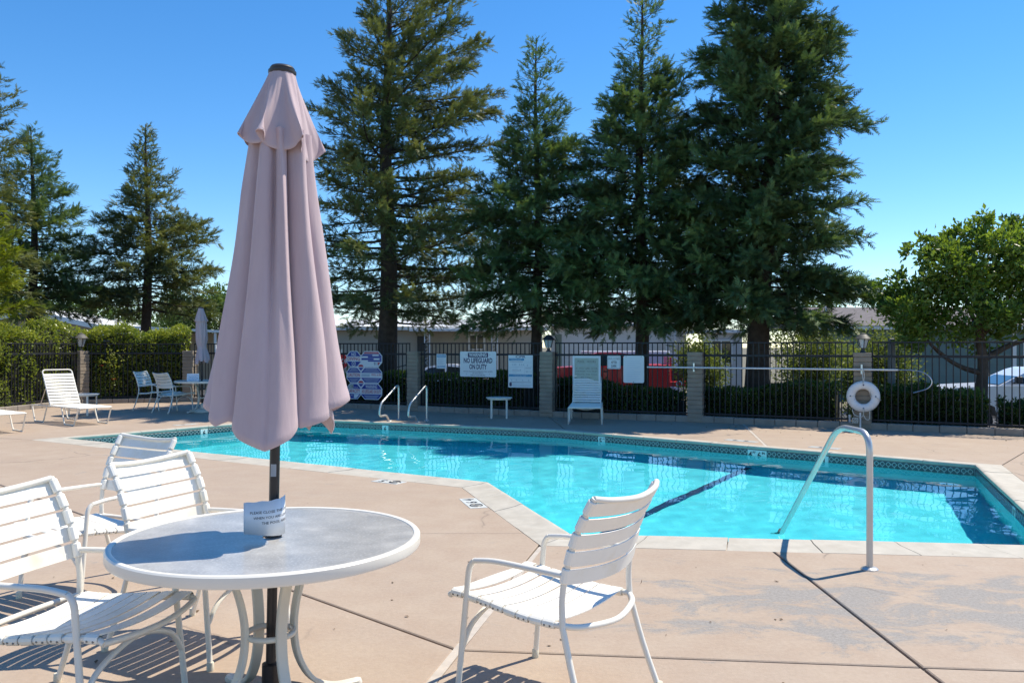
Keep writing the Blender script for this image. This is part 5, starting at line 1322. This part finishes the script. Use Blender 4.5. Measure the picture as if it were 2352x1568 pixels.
# fallen needles and leaf scraps on the deck under the trees
r_ = np.random.default_rng(77); lp = []
for _ in range(420):
    if r_.random() < .75:
        s_ = r_.random(); a_ = Vector((-5.4, 20.9)).lerp(Vector((8.6, 13.75)), s_); q_ = a_ + Vector((-.446, -.895)) * (.2 + abs(r_.normal(0, .9)))
    else: q_ = Vector((r_.uniform(-6, 6), r_.uniform(2.5, 6.0)))
    lp.append((q_.x, q_.y, .0045))
ax = r_.normal(0, 1, (420, 3)); ax[:, 2] = .04; sdv = r_.normal(0, 1, (420, 3)); sdv[:, 2] *= .1
lit = foliage('leaf_litter', plain('dry_leaf', (.13, .085, .045), .9, var=.4, scale=30), None, lp, ax, sdv, r_.uniform(.012, .04, 420), r_.random(420), LEAF)
tag(lit, 'small dry leaf scraps scattered on the deck', 'leaf litter', kind='stuff')

# ================================================================== homes and street
M_BEIGE = plain('beige_siding', (.40, .36, .285), .7, var=.05, scale=2); M_WSIDE = plain('white_siding', (.66, .64, .61), .65, var=.04, scale=2)
M_ROOFW = plain('white_metal_roof', (.80, .80, .78), .5, var=.04, scale=2); M_TRIM = plain('white_trim', (.74, .73, .71), .5, var=.04)
M_GREEN = plain('green_grey_wall', (.14, .20, .19), .8, var=.06, scale=2); M_SHING = plain('shingle_roof', (.16, .14, .135), .95, var=.25, scale=9, bmp=.6)
M_WINGL, _t, _b = nt('window_glass'); _b.inputs['Base Color'].default_value = (.02, .028, .03, 1); _b.inputs['Roughness'].default_value = .06
M_DARKD = plain('dark_door', (.03, .03, .028), .5, var=.15); M_TANW = plain('tan_wall', (.42, .35, .27), .75, var=.05, scale=2)
def siding(t, x0, x1, y, z0, z1, mat, step=.20, openings=()):
    k = int(round((z1 - z0) / step)); h = (z1 - z0) / k
    MB().box(((x0 + x1) / 2, y + .12, (z0 + z1) / 2), (x1 - x0 - .02, .18, z1 - z0 - .02)).build('wall', mat, t)
    for i in range(k):
        za, zb = z0 + i * h, z0 + (i + 1) * h
        MB().add([(x0, y - .014, za), (x1, y - .014, za), (x1, y, zb), (x0, y, zb), (x0, y + .03, za), (x1, y + .03, za), (x1, y + .03, zb), (x0, y + .03, zb)], [(0, 1, 2, 3), (4, 5, 1, 0), (3, 2, 6, 7), (0, 3, 7, 4), (1, 5, 6, 2)]).build('siding_board', mat, t)
def window(t, x0, x1, y, z0, z1, mull=1):
    w = MB().bbox(((x0 + x1) / 2, y - .03, (z0 + z1) / 2), (x1 - x0 + .14, .05, z1 - z0 + .14), .006).build('window', M_TRIM, t)
    n = mull + 1; ww = (x1 - x0) / n
    for i in range(n): MB().box((x0 + ww * (i + .5), y - .055, (z0 + z1) / 2), (ww - .05, .02, z1 - z0)).build('pane', M_WINGL, w)
def home(lab, x, y, rz=0, name='mobile_home'): return thing(name, lab, 'house', (x, y, -.6), rz)
# beige home behind the safety signs
t = home('long beige sided mobile home with white roof edge behind the left redwood', -8.9, 38.0)
siding(t, 0, 10.3, 0, .0, 2.86, M_BEIGE)
MB().box((5.15, 2.2, 2.95), (10.9, 5.2, .16)).build('roof_edge', M_TRIM, t)
MB().add([(-.35, -.45, 3.03), (10.65, -.45, 3.03), (10.65, 2.2, 3.42), (-.35, 2.2, 3.42), (10.65, 4.9, 3.03), (-.35, 4.9, 3.03)], [(0, 1, 2, 3), (3, 2, 4, 5), (0, 3, 5), (1, 4, 2)]).build('roof', M_ROOFW, t)
window(t, 6.95, 7.6, 0, 2.02, 2.62)
dr = MB().bbox((4.75, -.03, 1.35), (.42, .06, 2.5), .01).build('door', M_DARKD, t)
for x in (5.0, 5.22, 8.0, 8.25):
    MB().box((x, -1.2, 1.40), (.045, .045, 2.8)).build('porch_post', M_TRIM, t)
for x in (5.0, 8.0):
    sc_ = MB()
    for k in range(6): sc_.tube(bez([(x + .02, -1.2, .3 + k * .42), (x + .20, -1.2, .42 + k * .42), (x + .04, -1.2, .56 + k * .42), (x + .22, -1.2, .68 + k * .42)], 4), .010, 4)
    sc_.build('porch_scrollwork', M_TRIM, t)
MB().box((6.6, -.75, 2.84), (4.6, 1.3, .08)).build('porch_roof', M_TRIM, t)
for k in range(2): MB().tube([(3.0, -.9, .5 + k * .5), (4.6, -.9, .9 + k * .5)], .025, 6).build('stair_handrail', M_IRON, t)
# white home
t = home('white sided home behind the red service truck', 1.85, 39.0)
siding(t, 0, 6.4, 0, 0, 3.2, M_WSIDE, .23)
MB().add([(-.4, -.5, 3.2), (6.8, -.5, 3.2), (6.8, 2.5, 3.75), (-.4, 2.5, 3.75), (6.8, 5.4, 3.2), (-.4, 5.4, 3.2), (-.4, -.5, 3.08), (6.8, -.5, 3.08)], [(0, 1, 2, 3), (3, 2, 4, 5), (0, 3, 5), (1, 4, 2), (6, 7, 1, 0)]).build('roof', M_ROOFW, t)
MB().box((.35, -.03, 1.5), (.30, .05, 2.4)).build('green_shutter', plain('sage', (.22, .26, .2), .7), t)
for x in (5.35, 5.75):
    MB().box((x, -.6, 1.5), (.06, .06, 3.0)).build('lattice_post', M_TRIM, t)
for k in range(14): MB().box((5.55, -.6, .2 + k * .2), (.40, .03, .03)).build('lattice_rung', M_TRIM, t)
# pale annex right of it
t = home('pale grey annex wall right of the white home', 8.35, 36.0)
siding(t, 0, 1.7, 0, 0, 2.7, plain('grey_siding', (.50, .50, .50), .7, var=.04), .22)
MB().box((.85, 1.2, 2.78), (2.2, 3.0, .14)).build('roof', M_TRIM, t); window(t, .35, 1.2, 0, 1.4, 2.35)
# left homes
t = home('tan home with a sloping white roof edge behind the left hedge', -27.5, 40.0)
siding(t, 0, 8.6, 0, 0, 2.7, M_TANW, .25)
MB().add([(-.5, -.6, 2.75), (4.2, -.6, 3.95), (9.1, -.6, 2.85), (9.1, -.6, 2.62), (4.2, -.6, 3.70), (-.5, -.6, 2.5), (-.5, 6, 2.75), (4.2, 6, 3.95), (9.1, 6, 2.85)], [(5, 4, 1, 0), (4, 3, 2, 1), (0, 1, 7, 6), (1, 2, 8, 7)]).build('roof', M_ROOFW, t)
MB().add([(0, 0, 2.7), (8.6, 0, 2.7), (4.2, 0, 3.72)], [(0, 1, 2)]).build('gable_wall', M_TANW, t)
window(t, 5.8, 7.4, 0, 1.4, 2.4)
t = thing('carport', 'low white roofed carport joining the tan home behind the hedge', 'carport', (-19.2, 38.5, -.6))
MB().add([(-.2, 0, 3.15), (5.6, 0, 2.88), (5.6, 3.5, 2.88), (-.2, 3.5, 3.15), (-.2, 0, 3.03), (5.6, 0, 2.76), (5.6, 3.5, 2.76), (-.2, 3.5, 3.03)], [(0, 1, 2, 3), (4, 5, 1, 0), (7, 6, 5, 4), (5, 6, 2, 1)]).build('roof', M_ROOFW, t)
for x in (.1, 2.7, 5.3): MB().box((x, .1, 1.42), (.09, .09, 2.84)).build('post', M_TRIM, t)
MB().box((2.7, 3.4, 1.4), (5.6, .1, 2.8)).build('back_wall', M_TANW, t)
# green grey house
t = home('green grey house with brown shingle roof behind the right lantern', 12.3, 33.0, R(-4), 'house')
siding(t, 0, 13.0, 0, 0, 2.78, M_GREEN, .45)
MB().box((6.4, -.42, 2.86), (13.6, .06, .16)).build('gutter', M_TRIM, t)
rf = MB()
vsr = []
for k in range(7):
    y0, y1 = -.45 + k * .66, -.45 + (k + 1) * .66; z0, z1 = 2.90 + k * .135, 2.90 + (k + 1) * .135
    MB().box((6.4, (y0 + y1) / 2, (z0 + z1) / 2 + .012), (13.6, .70, .02), 0, math.atan2(.135, .66)).build('shingle_course', M_SHING, t)
MB().add([(-.4, -.45, 2.86), (13.2, -.45, 2.86), (13.2, 4.2, 3.82), (-.4, 4.2, 3.82), (13.2, 8.6, 2.9), (-.4, 8.6, 2.9)], [(0, 1, 2, 3), (3, 2, 4, 5), (0, 3, 5), (1, 4, 2)]).build('roof', M_SHING, t)
MB().lathe([(.06, 0), (.06, .2), (.1, .2), (.1, .26), (.02, .3)], 8, (1.25, 3.2, 3.6)).build('roof_vent', M_TRIM, t)
window(t, 1.3, 2.2, 0, .9, 1.75); window(t, 7.9, 9.3, 0, 1.1, 2.2, 1)
for x in (.03, 7.5): MB().box((x, -.03, 1.4), (.14, .05, 2.8)).build('corner_board', M_TRIM, t)
# stop sign
t = thing('stop_sign', 'red STOP sign across the street beside the large umbrella', 'sign', (-7.16, 34.6, -.6))
MB().box((0, .03, 1.0), (.06, .04, 2.0)).build('post', M_ALU, t)
op = [(.345 * math.cos(R(22.5 + 45 * k)), .345 * math.sin(R(22.5 + 45 * k))) for k in range(8)]
pn = plate(op, 0, -.004, 'panel', M_TRIM, t); pn.location = (0, 0, 1.49)
p2_ = plate([(x * .94, z * .94) for x, z in op], -.004, -.006, 'red_face', plain('stop_red', (.62, .02, .025), .4, var=.05), t); p2_.location = (0, 0, 1.49)
text('STOP', .27, M_TRIM, t, (0, -.008, 1.49), (R(90), 0, 0), 'lettering', bold=.008, fit=.54)
# grey post, solar light, power lines
t = thing('steel_post', 'grey square post behind the fence right of the life ring', 'post', (7.46, 16.2, -.1))
MB().bbox((0, 0, .88), (.11, .11, 1.76), .006).build('shaft', plain('galvanised', (.16, .18, .19), .5, .3, var=.15), t)
t = thing('solar_light', 'small black solar light sticking out of the left hedge', 'light', (-10.83, 22.0, 0))
MB().tube([(0, 0, 0), (0, 0, 1.62)], .012, 6).build('stake', M_IRON, t); MB().box((.02, -.02, 1.66), (.16, .11, .015), R(15), R(28)).build('panel', plain('solar_panel', (.02, .03, .06), .2), t); MB().bbox((0, -.05, 1.56), (.09, .06, .08), .008).build('lamp_head', M_IRON, t)
for i, (z, s) in enumerate(((5.05, .0), (4.72, .2), (4.15, .1))):
    w = MB(); w.tube(bez([(10, 58, z + .5), (20, 57, z + s * .3), (30, 56, z + .05), (42, 55, z + .6)], 8), .022, 4)
    o = w.build('power_line', M_IRON); tag(o, ['uppermost power line in the sky gap right of the redwoods', 'middle power line in the sky gap right of the redwoods', 'lowest power line in the sky gap right of the redwoods'][i], 'wire', 'power lines')
# --- vehicles
M_TYRE = plain('tyre', (.02, .02, .02), .9, var=.2); M_RIM = plain('wheel_rim', (.35, .35, .36), .35, .8)
def paint(name, col):
    m, t, b = nt(name); b.inputs['Base Color'].default_value = (*col, 1); b.inputs['Roughness'].default_value = .35; b.inputs['Coat Weight'].default_value = .6; b.inputs['Coat Roughness'].default_value = .08
    return m
M_RED = paint('red_paint', (.58, .012, .022)); M_CARW = paint('white_paint', (.72, .73, .76)); M_VAN_SHADE = paint('shaded_van_white', (.60, .60, .66))  # van body colour carries the lavender shade of a white side
def loft(prof, w_bot, w_top, z_lo, z_hi):          # side profile swept across the width, narrowing with height
    n = len(prof); vs = []
    for s in (-1, 1):
        for x, z in prof:
            k = min(1, max(0, (z - z_lo) / (z_hi - z_lo))); vs.append((x, s * (w_bot + (w_top - w_bot) * k) / 2, z))
    fs = [(i, (i + 1) % n, n + (i + 1) % n, n + i) for i in range(n)] + [tuple(range(n))[::-1], tuple(range(n, 2 * n))]
    return MB().add(vs, fs)
def wheel(t, x, s, w, r_=.36):
    wl = MB(); wl.lathe([(r_ * .62, -.11), (r_ * .95, -.11), (r_, -.07), (r_, .07), (r_ * .95, .11), (r_ * .62, .11)], 24); wl.v = [(p[0] + x, s * (w / 2 - .11) + p[2], p[1] + r_) for p in wl.v]
    o = wl.build('wheel', M_TYRE, t, True, 40)
    rm = MB(); rm.lathe([(r_ * .62, -.10), (r_ * .6, .09), (r_ * .2, .11), (.02, .115)], 16); rm.v = [(p[0] + x, s * (w / 2 - .11) + s * p[2], p[1] + r_) for p in rm.v]; rm.build('rim', M_RIM, o, True, 40)
def side_glass(t, poly, w, mat=M_WINGL, nm='window'):
    for s in (-1, 1):
        vs = [(x, s * (w(z) / 2 + .006), z) for x, z in poly]; MB().add(vs, [tuple(range(len(vs)))]).build(nm, mat, t)
# x runs toward the rear; front at x=0
def pickup(lab, loc, rz, paintm, service=False, name='pickup_truck', hh=1.12, rh=1.86, L=5.6):
    t = thing(name, lab, 'truck', loc, rz); W_ = 1.92
    lower = [(.0, .48), (.02, hh - .22), (.10, hh - .06), (.35, hh - .01), (1.35, hh + .05), (1.5, hh + .05), (3.35, hh + .05), (3.35, .42), (2.9, .38), (1.45, .38), (1.3, .48), (1.25, .70), (1.0, .84), (.72, .84), (.5, .70), (.45, .48)]
    loft(lower, W_, W_ - .06, .4, hh).build('body', paintm, t, True, 30)
    cab = [(1.36, hh + .045), (2.05, rh - .06), (2.25, rh), (3.0, rh), (3.25, rh - .05), (3.34, hh + .045)]
    wf = lambda z: W_ - .06 + (1.48 - W_ + .06) * (z - hh) / (rh - hh)
    loft(cab, W_ - .08, 1.46, hh, rh).build('cab', paintm, t, True, 30)
    side_glass(t, [(1.62, hh + .10), (2.12, rh - .12), (2.55, rh - .10), (2.55, hh + .09)], lambda z: W_ - .08 + (1.46 - W_ + .08) * (z - hh) / (rh - hh)); side_glass(t, [(2.62, hh + .09), (2.62, rh - .10), (3.08, rh - .11), (3.20, hh + .09)], lambda z: W_ - .08 + (1.46 - W_ + .08) * (z - hh) / (rh - hh))
    MB().add([(1.40, -.80, hh + .07), (1.40, .80, hh + .07), (2.02, .68, rh - .10), (2.02, -.68, rh - .10)], [(0, 1, 2, 3)]).xform(Matrix.Translation((-.012, 0, .008))).build('windshield', M_WINGL, t)
    for s in (-1, 1):
        MB().bbox((1.72, s * (W_ / 2 + .09), hh + .20), (.14, .16, .16), .02).build('mirror', M_SBLACK, t)
        MB().bbox((.03, s * .72, hh - .30), (.08, .34, .16), .02).build('headlight', M_SWHITE, t)
        MB().box((2.5, s * (W_ / 2 - .005), hh - .10), (.16, .03, .04)).build('door_handle', M_SBLACK, t)
        wheel(t, .86, s, W_); wheel(t, L - 1.15, s, W_)
    MB().bbox((-.04, 0, .56), (.14, 1.8, .22), .03).build('bumper', M_RIM, t)
    if service:
        for s in (-1, 1):
            MB().bbox((4.05, s * .72, 1.0), (1.28, .46, .98), .02).build('tool_box', paintm, t); MB().bbox((3.62, s * .72, 1.58), (.42, .44, .20), .02).build('tool_box', paintm, t)
            for x in (3.75, 4.35): MB().bbox((x, s * .955, 1.05), (.50, .015, .78), .004).build('box_door', paintm, t)
            MB().box((3.9, s * .966, .62), (.12, .012, .07)).build('latch', M_RIM, t)
            mk = MB(); mk.lathe([(.03, 0), (.03, .01)], 10); mk.v = [(p[0] + 3.5, s * .965 + s * p[2], p[1] + .72) for p in mk.v]; mk.build('marker_light', plain('amber', (.7, .35, .1), .4), t)
        MB().bbox((4.95, 0, .83), (1.1, 1.86, .16), .01).build('rear_deck', paintm, t); MB().box((4.95, .3, 1.15), (1.0, .9, .46)).build('dark_toolchest', M_SBLACK, t)
        MB().box((4.72, 0, 1.3), (.05, 1.7, .9)).build('bulkhead', paintm, t)
        hb = MB(); hb.tube([(4.98 + .09 * math.cos(k / 14 * 6.283), -.945, .84 + .09 * math.sin(k / 14 * 6.283)) for k in range(14)], .022, 6, True); hb.build('hose_ring', M_RIM, t)
        for x in (5.1, 5.22, 5.34): MB().tube([(x, -.9, .9), (x + .05, -.9, 1.16)], .015, 5).build('stake', M_RIM, t)
    else:
        loft([(3.38, .45), (3.38, hh + .05), (L, hh + .03), (L + .02, .5)], W_, W_ - .06, .4, hh).build('bed', paintm, t, True, 30)
    return t
pickup('red service truck with tool boxes parked behind the pool hours board', (.75, 29.2, -.6), R(-3), M_RED, True, 'service_truck', 1.36, 1.90)
pickup('white pickup truck half hidden by the tree at the right edge', (10.35, 20.6, -.62), R(-12), M_CARW, False, 'pickup_truck', 1.15, 1.62)
def sedan(lab, loc, rz, paintm, name='sedan'):
    t = thing(name, lab, 'car', loc, rz); W_ = 1.78
    loft([(0, .35), (.0, .62), (.1, .74), (1.1, .90), (3.75, .94), (4.5, .88), (4.6, .6), (4.58, .33), (4.0, .28), (3.9, .55), (3.55, .66), (3.2, .55), (3.1, .25), (1.25, .25), (1.15, .55), (.8, .66), (.45, .55), (.35, .28)], W_, W_ - .1, .3, .95).build('body', paintm, t, True, 30)
    wf = lambda z: 1.66 + (1.2 - 1.66) * (z - .9) / .55
    loft([(1.12, .89), (1.95, 1.38), (2.3, 1.45), (2.9, 1.44), (3.3, 1.35), (4.0, .92)], 1.66, 1.2, .9, 1.45).build('cabin', paintm, t, True, 30)
    side_glass(t, [(1.4, .96), (2.0, 1.33), (2.55, 1.38), (2.55, .96)], wf); side_glass(t, [(2.62, .96), (2.62, 1.38), (3.2, 1.32), (3.75, .97)], wf)
    MB().add([(1.15, -.76, .925), (1.15, .76, .925), (1.93, .60, 1.37), (1.93, -.60, 1.37)], [(0, 1, 2, 3)]).xform(Matrix.Translation((-.012, 0, .012))).build('windshield', M_WINGL, t)
    MB().add([(3.98, -.74, .95), (3.98, .74, .95), (3.33, .60, 1.34), (3.33, -.60, 1.34)], [(3, 2, 1, 0)]).xform(Matrix.Translation((.012, 0, .012))).build('rear_window', M_WINGL, t)
    for s in (-1, 1):
        wheel(t, .8, s, W_, .32); wheel(t, 3.55, s, W_, .32); MB().bbox((.06, s * .6, .63), (.1, .34, .12), .02).build('headlight', M_SWHITE, t); MB().bbox((1.5, s * .98, .98), (.1, .14, .11), .02).build('mirror', paintm, t); MB().bbox((4.56, s * .62, .74), (.06, .3, .14), .02).build('tail_light', M_RED, t)
    return t
sedan('white sedan behind the low hedge left of the NO LIFEGUARD sign', (.15, 31.2, -.6), R(178), M_CARW)
t = thing('parked_van', 'pale van with white roof parked behind the red service truck', 'van', (1.4, 32.6, -.6), R(-2)); W_ = 1.9
loft([(0, .4), (.05, .95), (.9, 1.15), (1.5, 1.78), (1.8, 1.86), (4.9, 1.86), (5.0, 1.7), (5.05, .4), (4.4, .35), (4.3, .7), (3.7, .7), (3.6, .35), (1.45, .35), (1.35, .7), (.75, .7), (.65, .38)], W_, 1.6, .5, 1.86).build('body', M_VAN_SHADE, t, True, 30)
MB().bbox((3.0, 0, 1.90), (3.4, 1.5, .09), .02).build('roof_cap', M_CARW, t)
MB().add([(.93, -.72, 1.18), (.93, .72, 1.18), (1.5, .66, 1.75), (1.5, -.66, 1.75)], [(0, 1, 2, 3)]).xform(Matrix.Translation((-.015, 0, .015))).build('windshield', M_WINGL, t)
for s in (-1, 1): wheel(t, 1.05, s, W_, .34); wheel(t, 4.0, s, W_, .34)
